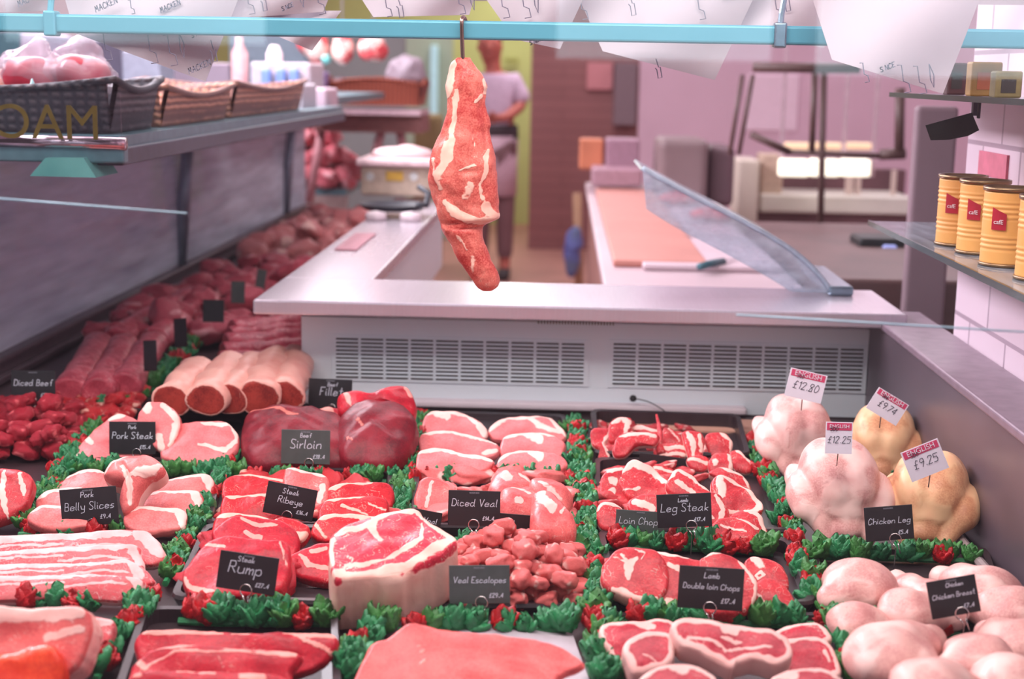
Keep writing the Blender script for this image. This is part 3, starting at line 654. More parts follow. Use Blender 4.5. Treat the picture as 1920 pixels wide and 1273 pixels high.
tag(MB().box((P(1130, 800, ZD).x, P(1130, 808, ZD).y, ZD), (P(1480, 800, ZD).x, P(1400, 792, ZD).y, ZD + .006)).build('chopping_board', mat('peach board', (228, 172, 148), .5, var=.05)), 'peach-coloured board lying behind the tray of lamb cutlets', 'board')
# paper liners under the veal sheet
def flat_sheet(label, cs, z, m):
    w4 = [P(x, y, z) for x, y in cs]; n = 8; vs = []; fs = []
    for i in range(n+1):
        for j in range(n+1):
            u, v = i/n, j/n; p = (w4[0]*(1-u)+w4[1]*u)*(1-v)+(w4[3]*(1-u)+w4[2]*u)*v
            vs.append(p + Vector((0, 0, .004*math.sin(u*7+v*4))))
    k = len(vs); vs += [v - Vector((0, 0, .0008)) for v in vs]
    for i in range(n):
        for j in range(n):
            a = i*(n+1)+j; q = (a, a+1, a+n+2, a+n+1); fs += [q, tuple(t+k for t in q[::-1])]
    return tag(MB().add(vs, fs).build('paper_liner', m, smooth=True), label, 'paper')
flat_sheet('white paper liner under the broad veal sheet at the bottom', [(700, 1330), (1120, 1330), (1075, 1185), (765, 1155)], ZD + .01, paper)
# ---------------------------------------------------------------- plastic garnish strips
green = mat('green plastic parsley', (46, 146, 88), .45, var=.25, scale=70, bump=.5, bscale=500)
green2 = mat('yellow green plastic parsley', (74, 148, 70), .45, var=.25, scale=70, bump=.5, bscale=500)
redp = mat('red plastic leaf', (214, 16, 28), .45, var=.25, scale=70, bump=.5, bscale=500)
def sprig_mesh(seed, nl, spread, ln, wd, up):
    rnd = random.Random(seed); V = []; Fs = []
    for k in range(nl):
        az = 2 * math.pi * k / nl + rnd.uniform(-.4, .4); el = rnd.uniform(up - .35, up + .35)
        if k == 0: el = 1.4
        d = Vector((math.cos(az) * math.cos(el), math.sin(az) * math.cos(el), math.sin(el))); s = Vector((-math.sin(az), math.cos(az), 0)); nn = d.cross(s)
        L_ = ln * rnd.uniform(.75, 1.15); W = wd * rnd.uniform(.8, 1.2); b = len(V); nu, nv = 7, 8
        for i in range(nu):
            t = i / (nu - 1); r = W * (math.sin(math.pi * (t ** .75) * .93 + .1) ** .8 if t < 1 else .05)
            r = max(r, W * .12)
            for j in range(nv):
                a = 2 * math.pi * j / nv; rr = r * (1 + .22 * math.sin(j * 2.1 + i * 2.7 + k))
                V.append(d * (L_ * t) + s * math.cos(a) * rr + nn * math.sin(a) * rr * .55 + nn * (.25 * L_ * t * t * rnd.uniform(.6, 1.2)))
        for i in range(nu - 1):
            for j in range(nv): Fs.append((b+i*nv+j, b+i*nv+(j+1) % nv, b+(i+1)*nv+(j+1) % nv, b+(i+1)*nv+j))
        Fs.append(tuple(b + (nu-1)*nv + j for j in range(nv)))
    me = bpy.data.meshes.new('sprig'); me.from_pydata([tuple(v) for v in V], [], Fs); me.polygons.foreach_set('use_smooth', [True]*len(me.polygons)); me.update(); return me
SG = []
for k in range(4):
    me = sprig_mesh(k, 15, 1, .024, .0088, .8); me.materials.append(green if k < 3 else green2); SG.append(me)
SR = []
for k in range(3):
    me = sprig_mesh(20 + k, 12, 1, .021, .0090, .8); me.materials.append(redp); SR.append(me)
def strip(label, path, reds=.28, step=.019, size=1., z=None, width=.007):
    """one flexible garnish strip along a pixel path on the deck"""
    z = ZD + .004 if z is None else z
    pts = [Vector(P(q[0], q[1], z)) for q in spline(path, 60, False)]
    t = empty('garnish_strip', pts[0], label, 'garnish strip')
    MB().tube([p + Vector((0, 0, .004)) for p in pts], .0045, 6).build('stem_base', green, t)
    acc = 0; k = 0; run = 0; isred = False
    for a, b in zip(pts[:-1], pts[1:]):
        L_ = (b - a).length; acc += L_
        while acc >= step:
            acc -= step; k += 1
            if run <= 0:
                isred = (not isred) and random.random() < .75; run = random.choice([1, 1, 2]) if isred else random.choice([2, 3, 4, 5])
                if reds == 0: isred = False
            run -= 1
            p = a + (b - a) * random.random()
            me = random.choice(SR if isred else SG)
            o = bpy.data.objects.new('red_sprig' if isred else 'green_sprig', me); COL.objects.link(o); o.parent = t
            s = size * random.uniform(.85, 1.25)
            o.location = p + Vector((random.uniform(-1, 1) * width, random.uniform(-1, 1) * width, .004)) - t.location
            o.rotation_euler = (random.uniform(-.35, .35), random.uniform(-.35, .35), random.uniform(0, 6.28)); o.scale = (s, s, s * 1.05)
    return t
S = strip
S('garnish strip in front of the pork steaks', [(90, 890), (200, 892), (330, 895), (450, 900)])
S('garnish strip in front of the dark whole beef', [(465, 905), (600, 905), (740, 908)])
S('garnish strip in front of the six pink pork chops', [(760, 908), (880, 906), (1000, 908), (1075, 912)])
S('garnish strip in front of the folded pork loin slices', [(35, 1008), (150, 1010), (245, 1012)])
S('garnish strip in front of the veal shin slices', [(840, 1030), (920, 1034), (1000, 1036), (1085, 1036)])
S('garnish strip in front of the lamb chop pile', [(1135, 1030), (1250, 1032), (1380, 1038), (1450, 1044)], size=1.1)
S('garnish strip in front of the four whole chickens', [(1470, 1048), (1560, 1050), (1680, 1052), (1830, 1058)], size=1.05)
S('garnish strip in front of the pork belly slices', [(0, 1140), (70, 1142), (180, 1146)], size=1.1)
S('garnish strip in front of the rump steaks', [(335, 1170), (430, 1174), (520, 1172), (630, 1176)], size=1.15)
S('garnish strip in front of the diced veal', [(745, 1188), (850, 1186), (960, 1190), (1060, 1188)], size=1.1)
S('garnish strip in front of the lamb leg steaks', [(1150, 1170), (1300, 1174), (1430, 1176), (1560, 1178)], size=1.05)
S('garnish strip in front of the chicken leg tray', [(1590, 1190), (1680, 1192), (1800, 1196)])
S('garnish strip between the diced beef and the pork steaks', [(200, 800), (150, 850), (95, 930), (45, 1000)])
S('garnish strip between the pork tray and the rib eye tray', [(440, 850), (415, 905), (385, 960), (340, 1040), (310, 1100)])
S('garnish strip at the lower left between belly slices and beef slices', [(290, 1125), (255, 1160), (215, 1215), (180, 1280)], size=1.15)
S('short garnish strip beside the right end of the dark beef', [(788, 792), (782, 850), (765, 905)])
S('short garnish strip between the rib eyes and the veal shin', [(760, 915), (752, 960), (745, 985)], reds=0)
S('garnish strip beside the broad veal sheet at the bottom', [(715, 1180), (680, 1225), (640, 1290)], size=1.15)
S('long garnish strip up the middle of the case', [(1078, 800), (1086, 870), (1096, 960), (1106, 1060), (1122, 1160), (1140, 1290)], size=1.12, step=.016)
S('garnish strip between the lamb trays and the chickens', [(1405, 835), (1430, 880), (1462, 960), (1490, 1030)], size=1.)
S('garnish strip between the lamb leg steaks and the chicken legs', [(1500, 1065), (1530, 1120), (1580, 1200), (1610, 1290)], size=1.1)
S('garnish strip between the rear pair of chickens', [(1530, 915), (1600, 905), (1680, 900)], size=.8)
S('blurred garnish strip along the left run', [(285, 735), (330, 690), (370, 650), (430, 610), (480, 575)], size=1.2)
S('garnish strip behind the diced beef trays', [(150, 762), (210, 765), (280, 745)], size=.8)
# ---------------------------------------------------------------- meat
Mpork = meat('pork lean', (240, 128, 124), (252, 214, 204), lean2=(228, 104, 104), marb=.25)
Mporkb = meat('pork belly', (222, 84, 92), (248, 190, 188), lean2=(232, 120, 120), marb=.45, frag=.55)
Mpk2 = meat('pink pork chop', (244, 132, 132), (252, 218, 206), lean2=(240, 116, 118), frag=.25)
Mbeef = meat('beef lean', (214, 32, 44), (250, 190, 172), lean2=(186, 22, 36), marb=.4, frag=.4)
Mbeefd = meat('dark whole beef', (136, 26, 40), (214, 120, 108), lean2=(104, 18, 32), marb=.2, rough=.42, frag=.3)
Mrump = meat('rump lean', (206, 30, 50), (246, 168, 156), lean2=(178, 20, 42), marb=.35)
Mlamb = meat('lamb lean', (218, 66, 72), (252, 208, 196), lean2=(190, 40, 52), marb=.42, frag=.4)
Mloin = meat('loin chop', (210, 62, 78), (252, 204, 196), lean2=(184, 42, 62), marb=.38, frag=.22)
Mveal = meat('veal lean', (238, 116, 112), (252, 202, 192), lean2=(226, 90, 92), marb=.4, frag=.4)
Mvealf = meat('veal sheet', (246, 112, 108), (250, 150, 140), lean2=(238, 94, 94), marb=.25, rough=.35)
Mrib = meat('rib steak', (222, 56, 76), (240, 194, 178), lean2=(196, 36, 58), marb=.5, frag=.3)
Mdice = meat('diced beef', (186, 30, 52), (236, 110, 116), lean2=(150, 18, 36), marb=.4)
Mroll = meat('rolled loin', (176, 62, 52), (238, 178, 164), lean2=(140, 44, 40), marb=.2)
Mhang = meat('hanging leg', (226, 122, 108), (248, 204, 184), lean2=(198, 62, 58), marb=.34, frag=.42, scale=45)
s = slab
# ---- bottom row
s('pork_joint', 'large pale pork joint with white fat cap in the bottom left corner', 'meat', [(-60,1150),(60,1140),(150,1137),(168,1165),(160,1205),(140,1250),(60,1300),(-60,1320)], Mveal, 55, .05, fat=[([(-60,1158),(60,1150),(150,1150)],16),([(90,1195),(150,1180)],9,.8)], side=.6, nz=.003)
s('pork_chop', 'small red pork piece against the corner pork joint', 'meat', [(150,1162),(205,1160),(212,1185),(200,1215),(175,1240),(150,1235)], Mporkb, 50, .02, fat=[([(160,1165),(205,1163)],9)])
s('orange_glare_lump', 'bright orange red lump imitating glare on the meat at the bottom left edge', 'meat', [(-40,1242),(30,1225),(70,1212),(110,1222),(118,1260),(80,1310),(-40,1320)], meat('glare coloured', (255,88,52), (255,150,120), lean2=(245,60,40), marb=.3, rough=.25), 40, .03, z0=.02, puff=.012, nz=.004)  # orange glare built as a coloured lump
s('beef_slice', 'rear long red beef slice with a broken white fat edge in the front tray', 'meat', [(265,1185),(370,1180),(480,1187),(560,1185),(626,1190),(622,1225),(560,1262),(400,1275),(290,1270),(256,1228)], Mrump, 42, .018, side=.3, fat=[([(270,1186),(375,1184)],6),([(384,1187),(415,1186)],4),([(435,1187),(465,1187)],4),([(535,1186),(626,1192)],6),([(555,1190),(620,1225)],5,.8)], grooves=[([(300,1235),(560,1230)],8,.003)], nz=.002)
s('beef_slice', 'middle long red beef slice with a thin curved fat seam in the front tray', 'meat', [(245,1255),(262,1232),(290,1215),(370,1208),(450,1215),(560,1225),(545,1260),(540,1300),(400,1310),(250,1300)], Mrump, 42, .018, z0=.008, fat=[([(290,1214),(360,1210)],5),([(420,1218),(465,1222)],4,.9),([(480,1224),(555,1228)],5),([(275,1250),(330,1222),(420,1222)],3,.7),([(410,1235),(430,1265)],2.5,.6),([(255,1236),(275,1252)],6,.8)])
s('beef_slice', 'nearest red beef slice cut off by the bottom edge', 'meat', [(236,1275),(270,1258),(370,1257),(440,1260),(530,1268),(560,1320),(230,1330)], Mrump, 42, .018, z0=.016, fat=[([(335,1259),(365,1259)],3),([(375,1260),(405,1262)],3),([(455,1268),(490,1272)],9),([(240,1262),(262,1264)],6)])
s('veal_sheet', 'broad coral pink veal escalope sheet on white paper at the bottom', 'meat', [(690,1215),(725,1195),(765,1170),(800,1172),(880,1182),(960,1190),(1030,1202),(1072,1222),(1092,1248),(1050,1268),(1000,1330),(680,1330)], Mvealf, 28, .012, z0=.01, rim=0, nz=.004, nf=18, dome=.006, fat=[([(787,1216),(795,1250)],3,.8)])
# lamb loin chops, bottom right
def loin(label, o, inner, **k):
    return s('lamb_loin_chop', label, 'meat', o, Mloin, k.pop('tilt', 34), k.pop('th', .026), rim=k.pop('rim', 13), fat=inner, side=.85, **k)
loin('lamb loin chop at the far left of the front right tray', [(1123,1185),(1140,1166),(1190,1162),(1250,1160),(1275,1180),(1262,1205),(1200,1225),(1160,1245),(1140,1225)], [([(1195,1172),(1225,1178)],5)], rim=10)
loin('upper right lamb loin chop behind the dark centred one', [(1455,1180),(1480,1170),(1530,1166),(1552,1180),(1558,1200),(1530,1215),(1470,1212),(1440,1200)], [], rim=9)
loin('right lamb loin chop with a dark red centre', [(1470,1200),(1510,1193),(1550,1200),(1572,1235),(1575,1265),(1520,1275),(1465,1260),(1450,1220)], [([(1545,1222),(1552,1240)],3)], rim=11)
loin('double lamb loin chop lying across the middle of the front right tray', [(1256,1180),(1270,1160),(1310,1158),(1360,1168),(1400,1174),(1450,1180),(1482,1202),(1484,1230),(1455,1246),(1420,1238),(1385,1242),(1372,1252),(1320,1225),(1275,1208)], [([(1360,1180),(1376,1186)],10),([(1352,1196),(1375,1208),(1390,1204)],4),([(1285,1196),(1340,1202),(1360,1222),(1410,1216),(1450,1214)],3,.8),([(1402,1244),(1408,1262)],4),([(1418,1240),(1424,1262)],4),([(1430,1230),(1450,1216)],3,-.9)], z0=.022, rim=12, th=.03)
loin('left front lamb loin chop with a curled fat rim', [(1168,1215),(1190,1190),(1240,1182),(1262,1195),(1266,1225),(1250,1250),(1210,1262),(1185,1258)], [([(1205,1230),(1240,1250)],3,.6)], z0=.012, rim=12, th=.03)
loin('lamb loin chop cut off at the bottom centre', [(1190,1290),(1215,1256),(1265,1243),(1310,1250),(1345,1275),(1340,1320),(1200,1330)], [([(1262,1252),(1285,1258)],9)], z0=.024, rim=11)
loin('lamb loin chop cut off at the bottom right', [(1440,1290),(1455,1262),(1500,1252),(1550,1255),(1590,1285),(1590,1325),(1440,1330)], [([(1465,1268),(1490,1270)],8)], z0=.024, rim=10)
# ---- pork belly slices
bo = [([(-60,1012),(40,1002),(150,996),(262,992),(285,1003),(306,1030),(300,1055),(240,1062),(80,1062),(-60,1065)], 0), ([(-60,1042),(60,1028),(160,1022),(252,1020),(262,1042),(265,1072),(200,1085),(60,1084),(-60,1085)], 1), ([(-60,1065),(60,1055),(185,1053),(240,1048),(280,1075),(282,1095),(200,1105),(60,1105),(-60,1105)], 2), ([(-60,1085),(60,1078),(150,1076),(200,1078),(265,1085),(262,1108),(230,1125),(120,1122),(-60,1125)], 3)]
for (o_, k) in bo:
    y0 = [1008, 1030, 1058, 1080][k]
    s('belly_slice', ['rearmost', 'second', 'third', 'nearest'][k] + ' of the four long streaky pork belly slices at the left', 'meat', o_, Mporkb, 40, .015, z0=.004 * k, side=.7,
      fat=[([(-60,y0+8),(60,y0),(240,y0-8)],9),([(-60,y0+20),(120,y0+14)],2.5,.8),([(110,y0+24),(200,y0+14),(240,y0+16)],3,.8)] + ([([(262,1000),(300,1032)],14)] if k == 0 else [([(245,y0-4),(262,y0+22)],9)]), group=None)
# ---- rump steaks and the rib steak
s('rump_steak', 'upper rump steak with a pale curved seam behind the Rump ticket', 'meat', [(400,1012),(400,990),(440,965),(500,970),(540,980),(560,1010),(545,1050),(480,1070),(410,1050)], Mrump, 32, .02, fat=[([(455,975),(490,985),(520,985)],4),([(460,1000),(490,1012)],5),([(398,1020),(430,1025)],3)])
s('rump_steak', 'large rump steak carrying the Rump ticket, ragged pale left edge', 'meat', [(342,1075),(365,1040),(390,1012),(430,1002),(500,1010),(535,1012),(545,1040),(540,1080),(520,1110),(460,1118),(400,1118),(355,1112)], Mrump, 32, .024, z0=.01, fat=[([(344,1082),(356,1100),(400,1110)],6,.9),([(385,1020),(420,1026)],4),([(525,1020),(538,1060)],4,.7)], nz=.003)
s('rump_steak', 'flat rump steak reaching under the thick rib steak', 'meat', [(535,1050),(560,1030),(610,1015),(650,1020),(650,1075),(620,1092),(580,1085),(545,1072)], Mrump, 30, .016, fat=[([(562,1042),(580,1062),(622,1072)],5),([(585,1035),(612,1030)],4)])
s('rib_steak', 'very thick rib steak on end with a broad white fat side', 'meat', [(617,1012),(632,990),(690,968),(745,956),(782,955),(800,975),(835,998),(856,1014),(822,1045),(760,1068),(700,1080),(655,1084),(622,1078)], Mrib, 12, .072, side=1.0, nz=.003, dome=.004, K=24, N=120,
  fat=[([(622,1078),(700,1074),(780,1050),(850,1014)],10),([(630,1000),(690,985),(700,1000),(702,975),(745,960),(790,960)],6),([(790,965),(845,1008)],9),([(640,1062),(720,1054),(790,1016),(792,985)],4,.9),([(622,1010),(622,1060)],6),([(700,1000),(712,1020)],6,.7),([(650,1072),(760,1050),(815,1020)],4,-1),([(650,1045),(660,1050)],3,.8)])
# ---- folded pork loin slices
def chop(label, o, fat, m=Mpork, **k):
    return s(k.pop('name', 'pork_chop'), label, 'meat', o, m, k.pop('tilt', 34), k.pop('th', .014), fat=fat, **k)
chop('rear pork slice at the left of the tray behind the Belly Slices ticket', [(100,920),(130,890),(165,876),(195,882),(208,905),(195,935),(140,950),(105,945)], [([(125,892),(165,878),(196,884)],6)])
chop('middle pork slice at the left of the tray behind the Belly Slices ticket', [(66,940),(90,918),(130,912),(180,920),(190,950),(150,970),(80,965)], [([(70,935),(100,917),(150,914)],6)], z0=.006)
chop('front pork slice left of the Belly Slices ticket', [(52,968),(75,948),(110,946),(160,952),(165,985),(100,992),(60,985)], [([(56,962),(80,948),(140,950)],6)], z0=.012)
chop('right rear pork slice in the left tray, white cut end', [(262,912),(310,898),(365,888),(395,890),(398,910),(380,935),(300,945),(265,935)], [([(270,908),(330,895),(390,888)],5),([(385,890),(396,912)],9)])
chop('right middle pork slice in the left tray, white cut end', [(250,938),(290,920),(350,918),(375,922),(378,945),(355,968),(290,972),(255,960)], [([(255,934),(300,919),(370,922)],6),([(366,925),(374,950)],9)], z0=.006)
chop('right front pork slice above the red sprig in the left tray', [(230,968),(255,950),(300,948),(345,954),(348,975),(335,992),(280,998),(240,990)], [([(235,962),(262,949),(340,955)],7),([(338,960),(346,985)],9)], z0=.012)
s('rolled_pork', 'curled pale pork loin piece lying on top of the slices', 'meat', [(195,895),(205,872),(235,858),(280,856),(305,872),(306,890),(280,905),(262,925),(252,950),(235,965),(225,945),(240,915),(215,908)], Mpork, 45, .03, z0=.02, puff=.018, fat=[([(200,892),(212,870),(240,860)],6),([(255,900),(290,890),(304,878)],9,.8),([(235,885),(250,910),(246,950)],8,.75)], side=.7, center=(248,895), grooves=[([(232,880),(246,906),(246,945)],10,.006)])
# ---- rib eye steaks
chop('rear left rib eye steak, bright red with a white top edge', [(416,925),(424,895),(470,888),(520,896),(560,905),(560,935),(500,948),(430,945)], [([(440,890),(480,891),(540,902)],4)], Mbeef, name='rib_eye_steak', th=.02)
chop('middle left rib eye steak behind the Ribeye ticket', [(412,955),(420,930),(460,926),(520,926),(540,950),(530,975),(450,982),(415,975)], [([(422,930),(470,927),(510,929)],5)], Mbeef, name='rib_eye_steak', th=.02, z0=.006)
chop('front left rib eye steak below the Ribeye ticket', [(398,985),(410,962),(450,960),(500,970),(520,990),(515,1010),(450,1020),(400,1010)], [([(405,966),(450,962),(500,974)],6)], Mbeef, name='rib_eye_steak', th=.02, z0=.012)
chop('pink tinged rib eye steak standing up at the back of the tray', [(530,905),(538,876),(575,882),(612,892),(616,915),(608,950),(560,950),(535,930)], [([(538,878),(575,884),(612,894)],4),([(604,912),(600,940)],6,.8)], Mveal, name='rib_eye_steak', th=.018, z0=.012)
chop('rear right rib eye steak with the brightest red surface', [(606,935),(620,912),(660,903),(710,902),(732,908),(738,925),(730,950),(680,965),(620,962)], [([(614,920),(650,905),(700,903)],5)], Mbeef, name='rib_eye_steak', th=.022)
chop('middle right rib eye steak with white streaks', [(596,960),(610,938),(650,930),(710,928),(728,945),(720,968),(660,985),(605,985)], [([(608,938),(650,930),(690,926)],7),([(640,950),(690,968)],3,.7),([(690,945),(720,955)],3,.7)], Mbeef, name='rib_eye_steak', th=.022, z0=.006)
chop('front right rib eye steak next to the rib steak', [(582,995),(600,968),(650,962),(700,965),(735,972),(720,1000),(660,1015),(600,1012)], [([(592,972),(640,965),(730,974)],7),([(590,985),(610,1008)],5,.7)], Mbeef, name='rib_eye_steak', th=.022, z0=.012)
chop('small fatty beef end under the wire clip of the Ribeye ticket', [(512,975),(540,970),(578,985),(575,1005),(555,1018),(525,1015),(518,995)], [([(515,975),(525,1010)],7),([(530,1010),(572,1006)],9)], Mbeef, name='beef_end', th=.018, z0=.018)
# ---- pork steaks
chop('left pork steak with a pale left corner', [(140,852),(165,815),(195,788),(225,774),(262,790),(285,830),(262,862),(190,866),(150,862)], [([(205,785),(230,775)],7,.8),([(155,815),(170,830)],6,.8),([(142,850),(160,862)],5,.8)], Mpk2, name='pork_steak', th=.018)
chop('upright pork steak with a round white bone', [(255,800),(268,762),(285,752),(310,756),(332,775),(336,800),(325,830),(308,848),(280,830)], [([(276,763)],13,.9),([(305,758),(334,790),(318,835)],9,.75),([(300,820),(303,840)],7)], Mpk2, name='pork_steak', tilt=55, th=.022, z0=.02)
chop('right pork steak with a white rim', [(300,850),(318,805),(345,790),(395,788),(425,792),(446,815),(442,840),(415,862),(345,868)], [([(380,795),(430,796),(444,820),(425,845),(370,835)],4,.9)], Mpk2, name='pork_steak', th=.018, z0=.006)
# ---- dark whole beef
def lump(name, label, o, m, puff, tilt=25, th=.02, **k): return s(name, label, 'meat', o, m, tilt, th, puff=puff, dome=0, nz=k.pop('nz', .003), **k)
lump('whole_sirloin', 'largest dark red whole beef joint, left part of the tray', [(452,810),(470,775),(530,765),(600,772),(640,785),(660,830),(650,870),(560,882),(480,880),(455,850)], Mbeefd, .03, fat=[([(470,782),(510,782),(560,800)],4,.7)], grooves=[([(470,800),(550,795),(600,820)],10,.004)])
lump('whole_sirloin', 'rounded dark red whole beef joint at the right of the tray', [(630,815),(650,775),(700,756),(755,765),(782,800),(770,850),(735,880),(680,882),(640,870)], Mbeefd, .035, z0=.004, grooves=[([(640,850),(700,815),(745,840)],12,.0035)], fat=[([(672,815),(678,822)],5,.6),([(650,842),(662,850)],4,.6)])
lump('beef_fillet', 'long bright red beef fillet folded over the top of the dark joints', [(636,775),(634,745),(660,738),(700,740),(735,728),(765,730),(778,752),(776,780),(750,765),(700,770),(665,785)], Mrump, .02, tilt=40, z0=.055, fat=[([(644,740),(655,755),(660,768)],6,.8),([(762,732),(772,745)],6,.8)])
lump('beef_fillet', 'pale fatty beef end below the Fillet ticket', [(592,770),(620,765),(655,772),(660,785),(620,782)], Mrump, .008, tilt=40, z0=.04, th=.012, fat=[([(600,768),(620,775)],7),([(640,775),(655,778)],6)])
# ---- six pink chops
for (label, o, ft) in [
 ('rear left of the six pink pork chops', [(790,800),(800,775),(830,770),(868,772),(905,795),(915,810),(905,825),(870,830),(800,825)], [([(800,776),(840,770),(875,778),(900,800)],5),([(818,776),(840,782)],8),([(900,800),(910,812)],8)]),
 ('rear right of the six pink pork chops', [(918,800),(940,785),(980,778),(1020,780),(1040,785),(1060,812),(1050,826),(980,830),(925,822)], [([(920,798),(940,786)],8),([(940,785),(1030,780),(1060,815)],4),([(990,784),(1010,800),(1050,810)],6,.75)]),
 ('middle left of the six pink pork chops', [(785,835),(792,812),(830,806),(875,812),(925,828),(936,840),(925,856),(870,862),(800,858)], [([(790,812),(830,806),(880,815),(932,832)],5),([(905,850),(932,845)],4,.8)]),
 ('middle right of the six pink pork chops', [(938,838),(945,818),(985,808),(1030,812),(1058,825),(1060,842),(1045,858),(980,862),(942,855)], [([(940,820),(985,810),(1040,815)],5),([(990,812),(1012,826)],9,.85)]),
 ('front left of the six pink pork chops', [(780,865),(788,844),(830,838),(870,848),(915,856),(925,868),(900,884),(840,888),(785,882)], [([(785,846),(830,840),(880,852),(920,862)],6)]),
 ('front right of the six pink pork chops', [(932,868),(945,850),(985,842),(1030,846),(1058,858),(1060,875),(1030,888),(970,888),(935,882)], [([(934,864),(950,848),(1000,842)],6),([(995,846),(1015,856)],9,.85)])]:
    k_ = 0 if 'rear' in label else (.006 if 'middle' in label else .012)
    chop(label, o, ft, Mpk2, name='pork_loin_chop', th=.015, z0=k_)
# ---- veal shin
chop('flat pink veal slice standing at the left of the veal tray', [(776,950),(788,898),(820,896),(850,918),(860,950),(830,968),(790,960)], [([(812,905),(798,950)],4,.85)], Mveal, name='veal_slice', th=.014, tilt=45)
chop('flat red veal slice lying behind the Diced Veal ticket', [(850,922),(880,912),(930,908),(945,920),(935,945),(870,945)], [], Mveal, name='veal_slice', th=.012)
lump('veal_shin', 'veal shin piece with grey silver skin at the top', [(915,915),(935,890),(958,886),(990,898),(1000,925),(985,945),(940,945),(920,935)], Mveal, .02, z0=.015, fat=[([(945,900),(955,912)],9,.7),([(975,905),(1000,915)],4,.7)])
lump('veal_shin', 'right rear veal shin piece with a red surface', [(990,915),(1005,898),(1030,902),(1065,920),(1074,940),(1060,965),(1020,960),(1000,945)], Mveal, .02, z0=.01, fat=[([(1010,920),(1050,950)],5,.6)])
lump('veal_shin', 'front left veal shin piece with white specks', [(938,930),(960,915),(1000,920),(1015,945),(1000,975),(950,975),(935,955)], Mveal, .018, z0=.02, fat=[([(970,955),(974,957)],5),([(960,925),(990,935)],5,.7)])
lump('veal_shin', 'front veal shin piece with a large white marrow bone', [(995,960),(1000,930),(1030,925),(1060,955),(1080,985),(1075,1005),(1030,1015),(998,1000)], Mveal, .02, z0=.025, fat=[([(1015,935),(1020,955),(1035,970)],17),([(1050,980),(1060,960)],3,.7)])
# ---- lamb leg steaks
chop('left lamb leg steak with a pale keyhole-shaped bone', [(1128,1070),(1140,1045),(1165,1025),(1205,1024),(1235,1035),(1252,1065),(1250,1105),(1225,1130),(1190,1125),(1150,1110),(1130,1095)], [([(1178,1085),(1180,1060),(1192,1050)],11,.9),([(1175,1050),(1165,1042)],4,.7),([(1150,1104),(1200,1128),(1230,1122)],8,1),([(1190,1030),(1210,1040),(1205,1052)],3,.6),([(1150,1045),(1175,1055)],3,.6)], Mlamb, name='lamb_leg_steak', th=.022, tilt=38, z0=.01, side=.7)
chop('second lamb leg steak behind the left one', [(1225,1035),(1260,1036),(1300,1045),(1330,1060),(1330,1120),(1280,1150),(1240,1140),(1245,1080)], [([(1230,1036),(1290,1044)],4),([(1255,1060),(1275,1072)],6,.8),([(1250,1128),(1300,1146)],6)], Mlamb, name='lamb_leg_steak', th=.02, tilt=36)
chop('lamb leg steak under the right side of the Double loin Chops ticket', [(1310,1060),(1325,1040),(1350,1034),(1385,1048),(1415,1080),(1420,1110),(1405,1138),(1360,1150),(1320,1140)], [([(1325,1040),(1345,1036)],6,.8),([(1385,1050),(1420,1100),(1408,1135)],4)], Mlamb, name='lamb_leg_steak', th=.02, tilt=38, z0=.012)
chop('rear right lamb leg steak with a small ring bone', [(1395,1060),(1410,1042),(1450,1050),(1472,1068),(1478,1100),(1450,1110),(1410,1105)], [([(1415,1078),(1425,1072),(1432,1080),(1420,1086),(1415,1078)],2.5,.9),([(1412,1046),(1425,1060)],8,.8)], Mlamb, name='lamb_leg_steak', th=.018, tilt=34, z0=.0)
chop('rightmost lamb leg steak reaching to the green strip', [(1420,1090),(1440,1080),(1475,1100),(1492,1125),(1485,1145),(1440,1150),(1405,1145),(1410,1115)], [([(1412,1108),(1440,1140)],3,.6)], Mlamb, name='lamb_leg_steak', th=.018, tilt=34, z0=.006)
